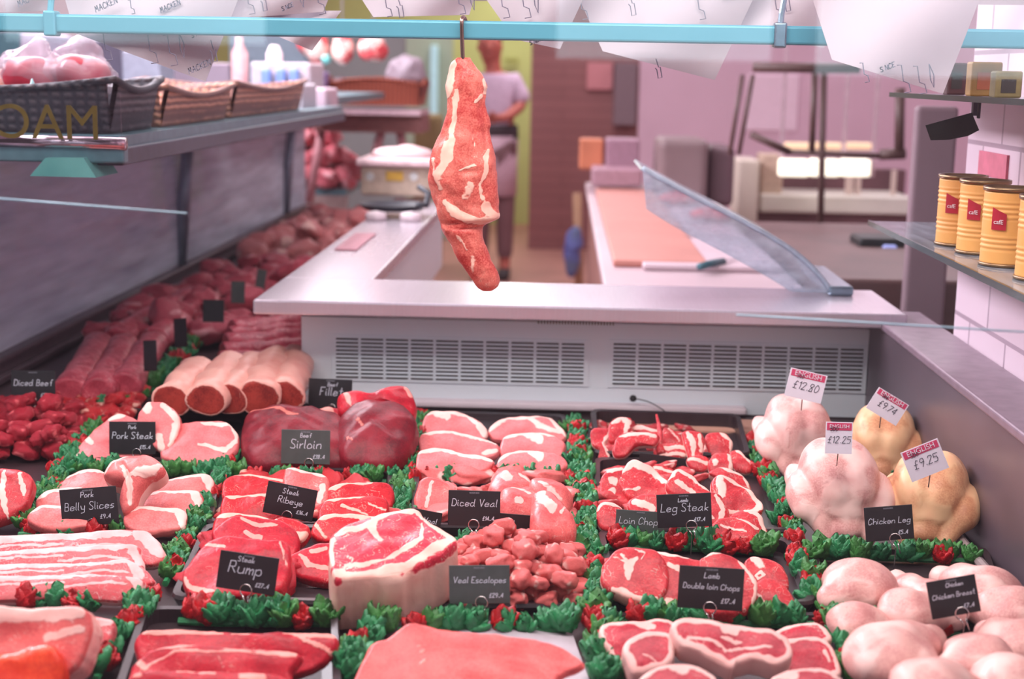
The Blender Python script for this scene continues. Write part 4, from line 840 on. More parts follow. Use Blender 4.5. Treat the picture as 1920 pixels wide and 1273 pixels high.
# ---- lamb chop pile
lc = [
 ('lamb chop with a knobbly backbone at the left of the pile', [(1125,905),(1140,880),(1165,872),(1180,900),(1185,945),(1160,950),(1130,945)], [([(1150,905)],8,.9),([(1146,925)],9,.9),([(1142,885),(1172,880)],5,.8)], .0),
 ('large lamb chop with a thick white arching rim', [(1160,900),(1172,872),(1190,860),(1230,880),(1255,905),(1258,925),(1220,935),(1180,935)], [([(1163,885),(1185,864),(1215,878),(1255,905),(1255,925)],9),([(1170,920),(1200,915)],3,.7)], .012),
 ('triangular lamb chop with a straight white bone', [(1250,910),(1270,876),(1300,893),(1335,925),(1325,940),(1265,930)], [([(1252,900),(1270,878),(1335,922)],5),([(1268,906),(1300,925)],5)], .014),
 ('lamb chop tucked behind the straight-boned one', [(1222,880),(1230,868),(1265,880),(1262,900),(1245,905)], [([(1224,874),(1262,882)],3)], .0),
 ('big oval lamb chop with a white rim at the right of the pile', [(1335,905),(1350,890),(1385,905),(1420,930),(1431,950),(1418,965),(1370,965),(1345,945)], [([(1352,892),(1400,915),(1428,948),(1410,964),(1365,960)],6),([(1350,900),(1350,930)],10,.7)], .015),
 ('rear right lamb chop with a marbled cut face', [(1330,885),(1350,875),(1385,885),(1405,905),(1400,922),(1360,905)], [([(1352,877),(1395,890),(1403,912)],5)], .0),
 ('small lamb chop at the lower left beside the Loin Chops ticket', [(1118,960),(1128,942),(1160,945),(1175,970),(1165,990),(1130,990)], [([(1120,958),(1130,944),(1165,948)],5)], .012),
 ('lamb chop piece in the middle of the pile with a white streak', [(1180,935),(1215,925),(1240,935),(1245,965),(1200,970),(1180,955)], [([(1190,940),(1225,955)],7,.9)], .016),
 ('lamb chop right of the Leg Steak ticket with curved white layers', [(1325,930),(1345,925),(1365,950),(1362,980),(1335,992),(1318,985)], [([(1338,930),(1356,958),(1345,985)],5),([(1325,950),(1335,975)],4,.8)], .018),
 ('lower right lamb chop leaning on the tray rim', [(1368,965),(1400,955),(1425,965),(1440,1000),(1425,1015),(1380,985)], [([(1400,958),(1425,968),(1438,1005)],6),([(1380,975),(1420,995)],3,.8)], .008),
 ('red lamb chop under the Leg Steak ticket', [(1330,985),(1365,968),(1410,985),(1415,1010),(1350,1015),(1300,1010)], [([(1350,985),(1400,1000)],3,.7)], .01)]
for (l_, o_, f_, z_) in lc: chop(l_, o_, f_, Mlamb, name='lamb_chop', th=.018, tilt=38, z0=z_, side=.75, nz=.003)
# ---- lamb cutlets, thin bones and curled meat
cu = [
 ('leftmost lamb cutlet with a round eye of meat', [(1106,815),(1115,802),(1138,803),(1142,820),(1135,832),(1143,850),(1140,872),(1118,874),(1128,850),(1112,832)], [([(1140,812),(1132,835),(1142,860)],4)], .0),
 ('upper lamb cutlet beside the leftmost one', [(1138,820),(1145,790),(1165,780),(1185,785),(1180,808),(1160,825),(1145,830)], [([(1146,795),(1165,783),(1180,795),(1172,815)],5)], .02),
 ('lamb cutlet with a ribbed brown edge', [(1150,850),(1160,815),(1200,808),(1235,815),(1228,832),(1195,835),(1170,855)], [([(1162,818),(1200,812),(1230,820)],5,.8)], .02),
 ('lamb cutlet at the top centre behind the raised rib', [(1185,800),(1200,795),(1232,803),(1236,815),(1200,812)], [([(1190,800),(1230,806)],4)], .03),
 ('lamb cutlet piece at the centre with two white bones', [(1228,850),(1232,830),(1270,832),(1288,838),(1286,855),(1250,858)], [([(1235,842),(1286,842)],3.5),([(1238,852),(1284,854)],3)], .015),
 ('red lamb cutlet right of the raised rib', [(1240,815),(1250,800),(1278,815),(1282,835),(1250,835)], [([(1255,805),(1275,830)],3,.6)], .02),
 ('curled lamb cutlet with a thick white band', [(1280,812),(1295,805),(1318,812),(1320,835),(1315,855),(1295,860),(1285,840)], [([(1290,810),(1300,835),(1298,855)],5),([(1310,815),(1316,845)],4,.8)], .018),
 ('round lamb cutlet at the right end with a pale rim', [(1322,825),(1330,812),(1355,810),(1372,822),(1372,845),(1355,862),(1330,850)], [([(1350,812),(1370,825),(1368,850)],4)], .012),
 ('small lamb cutlet below the round one', [(1328,865),(1340,850),(1365,848),(1375,865),(1370,885),(1340,890),(1330,880)], [([(1340,868)],7,.8),([(1365,850),(1372,880)],3)], .008),
 ('rightmost lamb cutlet pointing to the green sprigs', [(1368,850),(1385,842),(1402,858),(1412,872),(1405,885),(1380,880)], [([(1380,845),(1410,870)],4,.9)], .004),
 ('flat lamb cutlet piece at the lower centre', [(1286,860),(1310,852),(1330,860),(1328,880),(1300,880)], [([(1290,862),(1325,868)],4,.8)], .01)]
for (l_, o_, f_, z_) in cu: chop(l_, o_, f_, Mlamb, name='lamb_cutlet', th=.012, tilt=42, z0=z_, side=.7, nz=.002)
rb_ = [P(1240, 850, ZD + .03), P(1236, 835, ZD + .04), P(1238, 815, ZD + .05), P(1235, 795, ZD + .062), P(1231, 778, ZD + .07)]
tag(MB().tube(rb_, [.008, .006, .005, .0035, .002], 10).build('rib_bone', Mlamb, smooth=True), 'thin pink rib bone standing up out of the lamb cutlets', 'meat')
# ---- diced piles: loose chunks, every one its own
def chunk_mesh(seed, m, sx=1, sy=.75, sz=.6):
    rnd = random.Random(seed); bm = bmesh.new(); bmesh.ops.create_icosphere(bm, subdivisions=3, radius=1)
    off = Vector((seed * 7.3, 0, 0))
    for v in bm.verts:
        p = v.co.copy(); q = Vector([abs(t) ** .75 * (1 if t > 0 else -1) for t in p])
        v.co = Vector((q.x * sx, q.y * sy, q.z * sz)) * (1 + .35 * noise.noise(p * 1.6 + off) + .12 * noise.noise(p * 4 + off))
    me = bpy.data.meshes.new('chunk'); bm.to_mesh(me); bm.free(); me.polygons.foreach_set('use_smooth', [True]*len(me.polygons))
    at = me.attributes.new('fat', 'FLOAT', 'POINT'); at.data.foreach_set('value', [max(0, noise.noise(v.co * 1.5 + off) * 1.3) for v in me.vertices]); me.materials.append(m); return me
def heap(name, label, cat, group, quad, n, size, h, m, seed=0, shape=(1, .75, .6), world=None, zb=None):
    zb = ZD + .004 if zb is None else zb
    ms = [chunk_mesh(seed + k, m, *shape) for k in range(5)]
    w4 = [Vector(q) for q in world] if world else [P(x, y, ZD) for x, y in quad]; rnd = random.Random(seed + 5); Q = []
    g = int(math.ceil(math.sqrt(n))); k = 0
    for i in range(g):
        for j in range(g):
            if k >= n: break
            k += 1; u = (i + .5 + rnd.uniform(-.35, .35)) / g; v = (j + .5 + rnd.uniform(-.35, .35)) / g
            p = (w4[0]*(1-u)+w4[1]*u)*(1-v)+(w4[3]*(1-u)+w4[2]*u)*v
            e = math.sin(math.pi * min(1, max(0, u))) ** .6 * math.sin(math.pi * min(1, max(0, .15 + v * .85))) ** .6
            Q.append([p.x, p.y, zb + size * .6 + h * e * rnd.uniform(.4, 1.3), size * rnd.uniform(.8, 1.2)])
    Q = np.array(Q); C0 = Q[:, :2].copy(); RR = Q[:, 3] * .80
    for it in range(150):        # settle the chunks: push apart, sink, stay on the tray
        D_ = Q[:, None, :3] - Q[None, :, :3]; d = np.sqrt((D_ ** 2).sum(2)) + np.eye(len(Q)) * 9; o_ = np.clip((RR[:, None] + RR[None]) - d, 0, None)
        Q[:, :3] += (D_ / d[..., None] * (o_ * .5)[..., None]).sum(1) * .45
        Q[:, :2] += (C0 - Q[:, :2]) * .02
        if it < 110: Q[:, 2] -= size * .009
        Q[:, 2] = np.maximum(Q[:, 2], zb + RR * .75)
    for x, y, z_, s_ in Q:
        o = bpy.data.objects.new(name, rnd.choice(ms)); COL.objects.link(o); o.location = (x, y, z_)
        o.scale = (s_, s_, s_); o.rotation_euler = (rnd.uniform(-.4, .4), rnd.uniform(-.4, .4), rnd.uniform(0, 6.28)); tag(o, label, cat, group)
heap('veal_chunk', 'loose pink chunk of diced veal in the heap behind the Veal Escalopes ticket', 'diced meat', 'diced veal chunks', [(808,1146),(1095,1146),(1080,1046),(850,1040)], 120, .0155, .040, Mveal, 3)
heap('beef_chunk', 'loose dark red chunk of diced beef in the heap at the left edge', 'diced meat', 'diced beef chunks', [(-60,868),(140,868),(150,775),(-20,775)], 100, .019, .045, Mdice, 11)
heap('beef_chunk', 'bright red diced beef chunk in the row behind the Pork Steak ticket', 'diced meat', 'bright diced beef chunks', [(0,800),(235,800),(300,752),(110,745)], 60, .018, .014, Mbeef, 31)
s('beef_steak', 'dark red beef piece at the left edge below the diced beef', 'meat', [(-60,895),(0,878),(45,882),(62,905),(45,950),(0,975),(-60,985)], Mlamb, 40, .02, nz=.004, puff=.004, fat=[([(10,885),(5,930),(15,970)],6,.8),([(40,890),(45,930)],4,.8)])
# hidden support heaps under leaning stacks are the trays' own folded paper
# ---- whole chickens
skinp = meat('chicken skin pink', (232, 178, 170), (240, 200, 192), lean2=(226, 154, 150), rough=.38, frag=.4, scale=30)
skiny = meat('chicken skin yellow', (230, 172, 130), (238, 192, 148), lean2=(222, 148, 108), rough=.4, frag=.4, scale=30)
def chick(label, px, py, y, sc_, m, rz=0, tip=28, var=0):
    """plump bird on its back, breast up, legs towards the window"""
    els = [('e', (-.018, .008, .042), (.050, .080, .052)), ('e', (.018, .008, .042), (.050, .080, .052)), ('e', (0, .0, .03), (.070, .088, .038)),
           ('e', (-.064, -.022, .026), (.030, .054, .030)), ('e', (.064, -.022, .026), (.030, .054, .030)), ('c', (-.052, -.06, .02), (-.034, -.105, .008), .020, .012), ('c', (.052, -.06, .02), (.034, -.105, .008), .020, .012),
           ('e', (-.066, .030, .010), (.020, .040, .014)), ('e', (.066, .030, .010), (.020, .040, .014)), ('e', (0, -.088, .018), (.028, .022, .016))]
    me = sdf_mesh('chicken', els, k=.007, center=(0, 0, .03), sub=6, nz=.0008, nf=30, rmax=.16)
    at = me.attributes.new('fat', 'FLOAT', 'POINT'); at.data.foreach_set('value', [.5 + .5 * noise.noise(v.co * 22 + Vector((var, 0, 0))) for v in me.vertices])
    base = P(px, py, ZD)
    me.transform(Matrix.Translation(base) @ Matrix.Rotation(R(rz), 4, 'Z') @ Matrix.Rotation(R(tip), 4, 'X') @ Matrix.Scale(sc_, 4))
    zz = min(v.co.z for v in me.vertices)
    if zz < ZD + .002: me.transform(Matrix.Translation((0, 0, ZD + .002 - zz)))
    return tag(link('whole_chicken', me, m), label, 'chicken')

def under(name, label, cat, group, quad, n, size, m, seed):
    heap(name, label, cat, group, quad, n, size, .004, m, seed, (1.15, .8, .35))
under('lamb_cutlet', 'small lamb cutlet showing deep in the gaps of the cutlet tray', 'meat', 'lamb cutlets low in their tray', [(1115,872),(1395,876),(1378,815),(1115,808)], 26, .020, Mlamb, 101)
under('lamb_chop', 'lamb chop piece showing low between the big chops', 'meat', 'lamb chops low in their tray', [(1130,1005),(1440,1008),(1400,900),(1130,895)], 26, .024, Mlamb, 111)
under('veal_piece', 'pink veal piece showing low between the shin slices', 'meat', 'veal pieces low in their tray', [(785,1000),(1070,1004),(1060,915),(790,905)], 16, .026, Mveal, 121)
under('beef_piece', 'red beef piece showing low among the rib eye steaks', 'meat', 'beef pieces low in their tray', [(400,1000),(735,1004),(725,920),(420,910)], 16, .028, Mbeef, 131)
under('beef_piece', 'red beef piece showing low behind the rump steaks', 'meat', 'beef pieces low in the rump tray', [(345,1130),(620,1135),(620,1030),(390,1025)], 10, .030, Mrump, 141)
chick('plump pink whole chicken at the back left of the poultry', 1487, 880, 2.36, .80, skinp, 8, 30, 1)
chick('yellowish whole chicken at the back right against the end panel', 1652, 885, 2.38, .76, skiny, -14, 26, 2)
chick('plump pink whole chicken in front, left of the yellow one', 1563, 992, 2.06, .84, skinp, 4, 30, 3)
chick('yellow tinged whole chicken in front by the end panel', 1738, 1000, 2.04, .80, skiny, -18, 26, 4)
def cleg(label, hip, foot, y, sc_=1., m=None, z=.0, bend=.3, flip=1):
    """leg quarter: broad thigh tapering to a knuckle; hip and foot in pixels on the deck"""
    a = P(hip[0], hip[1], ZD + .03 + z); b = P(foot[0], foot[1], ZD + .022 + z); d = b - a; L_ = d.length
    side_ = Vector((-d.y, d.x, 0)).normalized() * flip
    mid = a + d * .5 + side_ * L_ * bend * .3
    W = .036 * sc_
    els = [('e', (0, 0, 0), (W * 1.15, W * 1.3, W * .8)), ('c', tuple(Vector((0, 0, 0))), tuple(mid - a), W * .9, W * .72), ('c', tuple(mid - a), tuple(d), W * .68, W * .36), ('e', tuple(d), (W * .44, W * .44, W * .42)), ('e', tuple((side_ * -W * .6)), (W * .8, W * .8, W * .55))]
    me = sdf_mesh('chicken_leg', els, k=.012, center=tuple((mid - a) * .6), sub=5, nz=.0015, nf=40, rmax=.2)
    at = me.attributes.new('fat', 'FLOAT', 'POINT'); at.data.foreach_set('value', [.45 + .5 * noise.noise(v.co * 25 + Vector((hip[0], 0, 0))) for v in me.vertices])
    me.transform(Matrix.Translation(a)); zz = min(v.co.z for v in me.vertices)
    if zz < ZD + .003: me.transform(Matrix.Translation((0, 0, ZD + .003 - zz)))
    return tag(link('chicken_leg', me, m or skinp), label, 'chicken')
cleg('broad pale chicken leg at the far left of the leg tray', (1612, 1112), (1560, 1136), 0, 1.05, bend=.2)
cleg('chicken leg with its knuckle at the back, left of the ticket', (1760, 1128), (1680, 1082), 0, .7, bend=.3)
cleg('smooth chicken leg lying across the front of the leg tray', (1700, 1148), (1790, 1160), 0, .85, z=.004)
cleg('chicken leg tucked at the lower left of the leg tray', (1600, 1168), (1670, 1180), 0, .72)
cleg('chicken leg whose knuckle points back behind the ticket', (1850, 1118), (1765, 1090), 0, .95, bend=.2)
cleg('rear chicken leg at the right edge behind the ticket', (1905, 1158), (1830, 1150), 0, .95)
cleg('chicken leg at the right edge in front of the ticket', (1915, 1215), (1850, 1188), 0, .9, z=.01)
cleg('big pale chicken leg at the bottom with its knuckle to the right', (1665, 1238), (1745, 1205), 0, 1.15, z=.01, bend=-.1)
cleg('pink chicken leg right of the bottom centre knuckle', (1840, 1245), (1775, 1262), 0, .95, z=.015)
cleg('chicken leg cut off by the bottom edge', (1740, 1290), (1830, 1300), 0, .9, z=.025)
cleg('chicken leg in the bottom right corner', (1900, 1290), (1860, 1270), 0, 1., z=.02)
# ---- hanging leg of lamb
rows = [(108,858,882),(118,846,890),(135,838,902),(160,835,912),(185,837,912),(215,838,916),(245,828,919),(275,812,926),(305,803,930),(335,801,931),(365,808,932),(395,818,937),(412,822,938),(420,825,905),(430,829,905),(450,840,906),(475,852,917),(495,865,925),(512,877,935),(528,884,936),(540,893,932),(545,905,922)]
RO = rows
def hang():
    ys_ = np.array([r[0] for r in rows]); NR = 110; M_ = 72; seed = 3.3
    yy = np.linspace(108, 545, NR); xl = np.interp(yy, ys_, [r[1] for r in rows]); xr = np.interp(yy, ys_, [r[2] for r in rows])
    for _ in range(2):
        xl[1:-1] = (xl[:-2] + xl[1:-1]*2 + xl[2:]) / 4; xr[1:-1] = (xr[:-2] + xr[1:-1]*2 + xr[2:]) / 4
    V = []; px = []; mp = YR / F
    for i in range(NR):
        xc = (xl[i] + xr[i]) / 2; w_ = (xr[i] - xl[i]) / 2; dep = w_ * (.62 if yy[i] < 420 else .85)
        for k in range(M_):
            a = 2 * math.pi * k / M_; c_, s_ = math.cos(a), math.sin(a)
            c_ = abs(c_) ** .85 * (1 if c_ > 0 else -1)
            X = xc + w_ * c_; p = PY(X, yy[i], YR); p.y += -dep * s_ * mp
            n_ = Vector((c_, -s_, 0))
            p += n_ * (noise.noise(p * 38) * .0035 + noise.noise(p * 110) * .0012) * min(1, w_ / 20)
            V.append(p); px.append((X, yy[i]) if s_ > -.15 else (X + 400, yy[i]))
    px = np.array(px)
    # muscle relief
    gro = [([(860,135),(855,200),(850,260),(838,330)],9,.004),([(884,180),(888,230),(890,290)],7,.003),([(905,200),(912,260),(915,320)],6,.003),([(870,322),(900,318)],7,.003),([(840,350),(850,380),(880,400)],9,.004),([(830,420),(870,424),(905,424)],8,.006)]
    for (pts, wd, dp) in gro:
        g = dp * np.clip(1 - dist_poly(px, pts) / wd, 0, 1)
        for j, v in enumerate(V):
            if g[j] > 0: v.y += g[j]
    fs = []
    for i in range(NR - 1):
        for k in range(M_): fs.append((i*M_+k, i*M_+(k+1) % M_, (i+1)*M_+(k+1) % M_, (i+1)*M_+k))
    fs += [tuple(range(M_)), tuple((NR-1)*M_+k for k in range(M_))]
    st = [([(850,118),(842,150),(840,180)],12,1),([(856,170),(852,230),(846,290),(826,330)],6,.9),([(845,270),(826,330)],8,.8),([(880,342),(873,362),(868,372)],7,.62),([(888,345),(880,370)],6,.6),([(862,318),(895,306)],3,.8),([(915,280),(912,320),(905,340)],6,.85),([(902,345),(908,370)],4,.8),([(835,375),(860,400),(900,412),(930,412)],8,.9),([(912,385),(935,408)],9,.9),([(905,180),(895,190)],5,.7),([(885,250),(892,280),(890,300)],2.5,.7),([(812,300),(828,350)],6,.6),([(862,440),(880,465)],4,.6),([(885,480),(890,505)],5,.6),([(908,150),(912,175)],4,.7)]
    f = stroke_field(px, 0, None, st)
    me = bpy.data.meshes.new('leg'); me.from_pydata([tuple(v) for v in V], [], fs)
    at = me.attributes.new('fat', 'FLOAT', 'POINT'); at.data.foreach_set('value', [float(t) for t in f])
    bm = bmesh.new(); bm.from_mesh(me); bmesh.ops.recalc_face_normals(bm, faces=bm.faces[:]); bm.to_mesh(me); bm.free()
    return tag(link('lamb_joint', me, Mhang), 'leg of lamb hanging shank down from the meat hook in the centre', 'meat')
hang()
# ---------------------------------------------------------------- left run: rolled loins, long pieces, piles (out of focus)
def roll(label, a, b, r, m=Mroll, z=.0, name='rolled_pork_loin', endcap=True):
    A = P(a[0], a[1], ZD + r + z); B = P(b[0], b[1], ZD + r + z); n = 14; V = []; fs = []; K = 24; sd = a[0] * .1; fat = []
    ax = (B - A).normalized(); u = ax.cross(Vector((0, 0, 1))).normalized(); v = u.cross(ax)
    prof = [(0, .05), (0, .75), (.0, .95), (.012, 1.0)] + [(t, 1.0 + .05 * math.sin(t * 20)) for t in np.linspace(.06, .94, 10)] + [(.985, .85), (1, .3)]
    for (t, s_) in prof:
        for k in range(K):
            al = 2 * math.pi * k / K; d = u * math.cos(al) + v * math.sin(al) * .85
            p = A + (B - A) * t + d * r * s_; p += d * noise.noise(p * 30 + Vector((sd, 0, 0))) * r * .22
            V.append(p); fat.append(0 if t < .008 and s_ < .9 else (.40 if m.name.startswith('far') else .74))
    for i in range(len(prof) - 1):
        for k in range(K): fs.append((i*K+k, i*K+(k+1) % K, (i+1)*K+(k+1) % K, (i+1)*K+k))
    fs += [tuple(range(K))[::-1], tuple((len(prof)-1)*K+k for k in range(K))]
    me = bpy.data.meshes.new(name); me.from_pydata([tuple(q) for q in V], [], fs)
    at = me.attributes.new('fat', 'FLOAT', 'POINT'); at.data.foreach_set('value', [float(x) for x in fat])
    bm = bmesh.new(); bm.from_mesh(me); bmesh.ops.recalc_face_normals(bm, faces=bm.faces[:]); bm.to_mesh(me); bm.free()
    return tag(link(name, me, m), label, 'meat')
zz_ = .05
for i, (a, b) in enumerate([((322, 752), (375, 690)), ((385, 750), (435, 685)), ((430, 748), (478, 680)), ((485, 745), (515, 675)), ((535, 742), (560, 668))]):
    roll(['leftmost', 'second', 'third', 'fourth', 'rightmost'][i] + ' of the five pale rolled pork loins on the stacked trays', a, b, .034 + .003 * (i % 2), z=zz_)
Mfar = meat('far pink meat', (206, 84, 100), (238, 168, 172), lean2=(176, 60, 78), marb=.4)
for i, (a, b, l) in enumerate([((130, 735), (190, 640), 'long dark pink meat joint nearest the window on the left run'), ((185, 735), (235, 645), 'long pink joint second from the left rail'), ((232, 728), (290, 640), 'long pink joint beside the nearest blurred slate'),
        ((215, 640), (290, 590), 'blurred pink joint leaning on the dark rail'), ((290, 640), (345, 590), 'blurred pink joint behind the nearest slates'), ((300, 590), (360, 555), 'blurred pink joint by the rail further back')]):
    roll(l, a, b, .034, m=Mfar, name='meat_joint', z=.0)
for i, (y, l) in enumerate([(668, 'nearest'), (650, 'second'), (634, 'third'), (619, 'fourth'), (606, 'fifth')]):
    roll(l + ' flat pink meat piece in the row beside the case corner', (412 + i * 6, y + 14), (572, y + 2), .030, m=Mfar, name='meat_slice', z=.012 * i)
heap('meat_piece', 'blurred pink meat piece heaped in the far part of the left run', 'meat', 'blurred meat pieces on the left run', None, 64, .048, .05, Mfar, 51, (1, .7, .5), world=[(-1.10, 3.15, ZD), (-.74, 3.3, ZD), (-.62, 4.6, ZD), (-1.10, 4.6, ZD)])
heap('meat_piece', 'pale pink meat piece at the far end of the left run', 'meat', 'pale meat pieces at the far end', None, 60, .056, .06, meat('far pale meat', (226, 130, 130), (244, 200, 190), marb=.4), 71, (1, .7, .55), world=[(-1.10, 4.7, ZD), (-.62, 4.7, ZD), (-.62, 6.3, ZD), (-1.10, 6.3, ZD)])
# ---------------------------------------------------------------- left shelf with baskets over the left run
gsteel = mat('grey shelf steel', (104, 140, 150), .35, metal=.3)
dsteel = mat('dark shelf underside', (74, 84, 98), .4, metal=.3)
ls = empty('left_shelf', (-.95, 3.2, 1.25), 'long grey steel shelf over the left run carrying the wicker baskets', 'shelf')
MB().box((-1.5, 2.42, 1.315), (-.76, 4.9, 1.335)).build('shelf_plate', gsteel, ls)
MB().rbox((-.80, 2.42, 1.285), (-.752, 4.9, 1.316), .004).build('side_rail', dsteel, ls)
a = MB(); a.tube([PY(-40, 262, 2.40), PY(236, 270, 2.40)], .011, 10); a.build('front_tube', mat('bright tube', (214, 190, 200), .15, metal=.9), ls, smooth=True)
MB().rbox((-1.5, 2.40, 1.29), (PY(232, 270, 2.4).x, 2.425, 1.322), .004).build('front_rail', gsteel, ls)
q = [PY(85, 296, 2.38), PY(156, 296, 2.38), PY(180, 333, 2.38), PY(56, 330, 2.38)]
vs = q + [p + Vector((0, .12, 0)) for p in q]
MB().add(vs, [(0, 1, 2, 3), (7, 6, 5, 4), (0, 4, 5, 1), (1, 5, 6, 2), (2, 6, 7, 3), (3, 7, 4, 0)]).build('light_housing', mat('mint green cover', (140, 214, 204), .3, metal=.2, second=(90, 160, 156), scale=6), ls)
MB().box((-1.18, 2.6, 1.285), (-.9, 4.8, 1.3155)).build('lamp_trough', dsteel, ls)
# wicker baskets
def wicker(name, c1, c2):
    m = bpy.data.materials.new(name); m.use_nodes = True; nt = m.node_tree; b = nt.nodes['Principled BSDF']; tc = nt.nodes.new('ShaderNodeTexCoord')
    outs = []
    for d, sc_ in (('X', 90), ('Z', 130)):
        wv = nt.nodes.new('ShaderNodeTexWave'); wv.bands_direction = d; wv.inputs['Scale'].default_value = sc_ / 6; wv.inputs['Distortion'].default_value = 1.5; nt.links.new(tc.outputs['Object'], wv.inputs[0]); outs.append(wv.outputs['Fac'])
    mu = nt.nodes.new('ShaderNodeMath'); mu.operation = 'MULTIPLY'; nt.links.new(outs[0], mu.inputs[0]); nt.links.new(outs[1], mu.inputs[1])
    r = nt.nodes.new('ShaderNodeValToRGB'); r.color_ramp.elements[0].color = (*srgb(c2), 1); r.color_ramp.elements[1].color = (*srgb(c1), 1); r.color_ramp.elements[1].position = .5
    nt.links.new(mu.outputs[0], r.inputs[0]); nt.links.new(r.outputs[0], b.inputs['Base Color']); b.inputs['Roughness'].default_value = .7
    bp = nt.nodes.new('ShaderNodeBump'); bp.inputs['Distance'].default_value = .004; nt.links.new(mu.outputs[0], bp.inputs['Height']); nt.links.new(bp.outputs[0], b.inputs['Normal']); MATS[name] = m; return m
wk = wicker('brown wicker', (196, 142, 120), (120, 88, 84)); wkd = wicker('dark wicker', (96, 88, 92), (56, 56, 64)); wkr = wicker('red wicker', (176, 84, 52), (120, 48, 34))
def basket(label, x0, x1, y0, y1, z0, z1, m, flare=.02, sag=.02):
    t = empty('wicker_basket', ((x0+x1)/2, y0, z0), label, 'basket'); n = 10; mb = MB()
    def side(a, b, ax, ay):
        vs = []; fs = []
        for i in range(n + 1):
            u = i / n; p = Vector(a) * (1 - u) + Vector(b) * u; zt = z1 - sag * math.sin(math.pi * u)
            vs += [p, Vector((p.x + ax, p.y + ay, zt)), Vector((p.x + ax - (.01 if ax > 0 else -.01 if ax < 0 else 0), p.y + ay + (.01 if ay < 0 else -.01 if ay > 0 else 0), zt)), Vector((p.x - (.01 if ax > 0 else -.01 if ax < 0 else 0), p.y + (.01 if ay < 0 else -.01 if ay > 0 else 0), z0))]
        for i in range(n):
            for k in range(4): fs.append((4*i+k, 4*i+4+k, 4*i+4+(k+1) % 4, 4*i+(k+1) % 4))
        mb.add(vs, fs)
    side((x0, y0, z0), (x1, y0, z0), 0, -flare); side((x1, y0, z0), (x1, y1, z0), flare, 0); side((x1, y1, z0), (x0, y1, z0), 0, flare); side((x0, y1, z0), (x0, y0, z0), -flare, 0)
    mb.box((x0, y0, z0), (x1, y1, z0 + .008)); mb.build('woven_body', m, t)
    rim = MB(); rp = []
    for (a, b) in (((x0-flare, y0-flare), (x1+flare, y0-flare)), ((x1+flare, y0-flare), (x1+flare, y1+flare)), ((x1+flare, y1+flare), (x0-flare, y1+flare)), ((x0-flare, y1+flare), (x0-flare, y0-flare))):
        for i in range(n): u = i / n; rp.append(Vector((a[0]*(1-u)+b[0]*u, a[1]*(1-u)+b[1]*u, z1 - sag * math.sin(math.pi * u))))
    rim.tube(rp, .007, 6, closed=True); rim.build('braided_rim', m, t, smooth=True); return t
zs = 1.336
basket('dark wicker basket at the left edge with red parcels, facing the window', -1.25, -.80, 2.50, 2.75, zs, 1.43, wkd)
basket('first brown wicker basket along the left shelf', -1.25, -.80, 2.82, 3.35, zs, 1.415, wk)
basket('second brown wicker basket along the left shelf, further back', -1.25, -.80, 3.42, 4.3, zs, 1.42, wk)
# gold letters on the fascia glass, mirrored as they face the other way
gold = mat('gold letter', (120, 100, 44), .4, metal=.4)
fa = empty('fascia_glass', (-1.1, 2.39, 1.33), 'small glass fascia with large mirrored gold letters at the left edge', 'sign')
MB().box((-1.4, 2.386, 1.322), (PY(228, 270, 2.386).x, 2.390, 1.41)).build('pane', glass('fascia pane', (.96, .97, .98)), fa)
q = PY(92, 232, 2.384); ptext('MAC', .082, gold, fa, Matrix.Translation(q) @ Matrix.Rotation(R(90), 4, 'X') @ Matrix.Scale(-1, 4, (1, 0, 0)), ext=.0006)
# parcels in clear wrap
film = mat('clear film', (214, 200, 214), .12, alpha=.28, var=.1, scale=30, bump=.8, bscale=60)
def parcel(label, px, py, y, r, c):
    p = PY(px, py, y); t = empty('wrapped_parcel', p, label, 'parcel')
    me = sdf_mesh('parcel', [('e', (0, 0, r * .7), (r * 1.1, r, r * .75))], center=(0, 0, r * .7), sub=4, nz=.006, nf=20, rmax=r * 2); me.transform(Matrix.Translation(p)); link('contents', me, mat('parcel' + str(px), c, .4, var=.25, scale=15), t)
    me = sdf_mesh('parcel', [('e', (0, 0, r * .8), (r * 1.25, r * 1.1, r * .95)), ('c', (0, 0, r), (r * .3, 0, r * 1.9), r * .5, r * .3)], center=(0, 0, r * .8), sub=4, nz=.01, nf=35, rmax=r * 3); me.transform(Matrix.Translation(p)); link('clear_wrap', me, film, t)
parcel('orange and green food parcel in clear wrap at the left edge', 8, 185, 2.60, .035, (214, 110, 70))
parcel('red food parcel in clear wrap in the dark basket, left one', 62, 180, 2.60, .05, (196, 40, 66))
parcel('red food parcel in clear wrap in the dark basket, right one', 145, 182, 2.62, .055, (186, 36, 60))
for px, py, h, l in ((62, 186, 44, 'small teal cone-shaped ornament among the red parcels'), (153, 172, 20, 'tiny pale cone between the red parcels')):
    b = PY(px, py + 6, 2.50); hh = h * 2.5 / F
    tag(MB().lathe([(hh * .32, 0), (hh * .28, hh * .2), (.001, hh)], b, 16).build('paper_cone', mat('teal paper', (150, 196, 200), .5), smooth=True), l, 'cone')
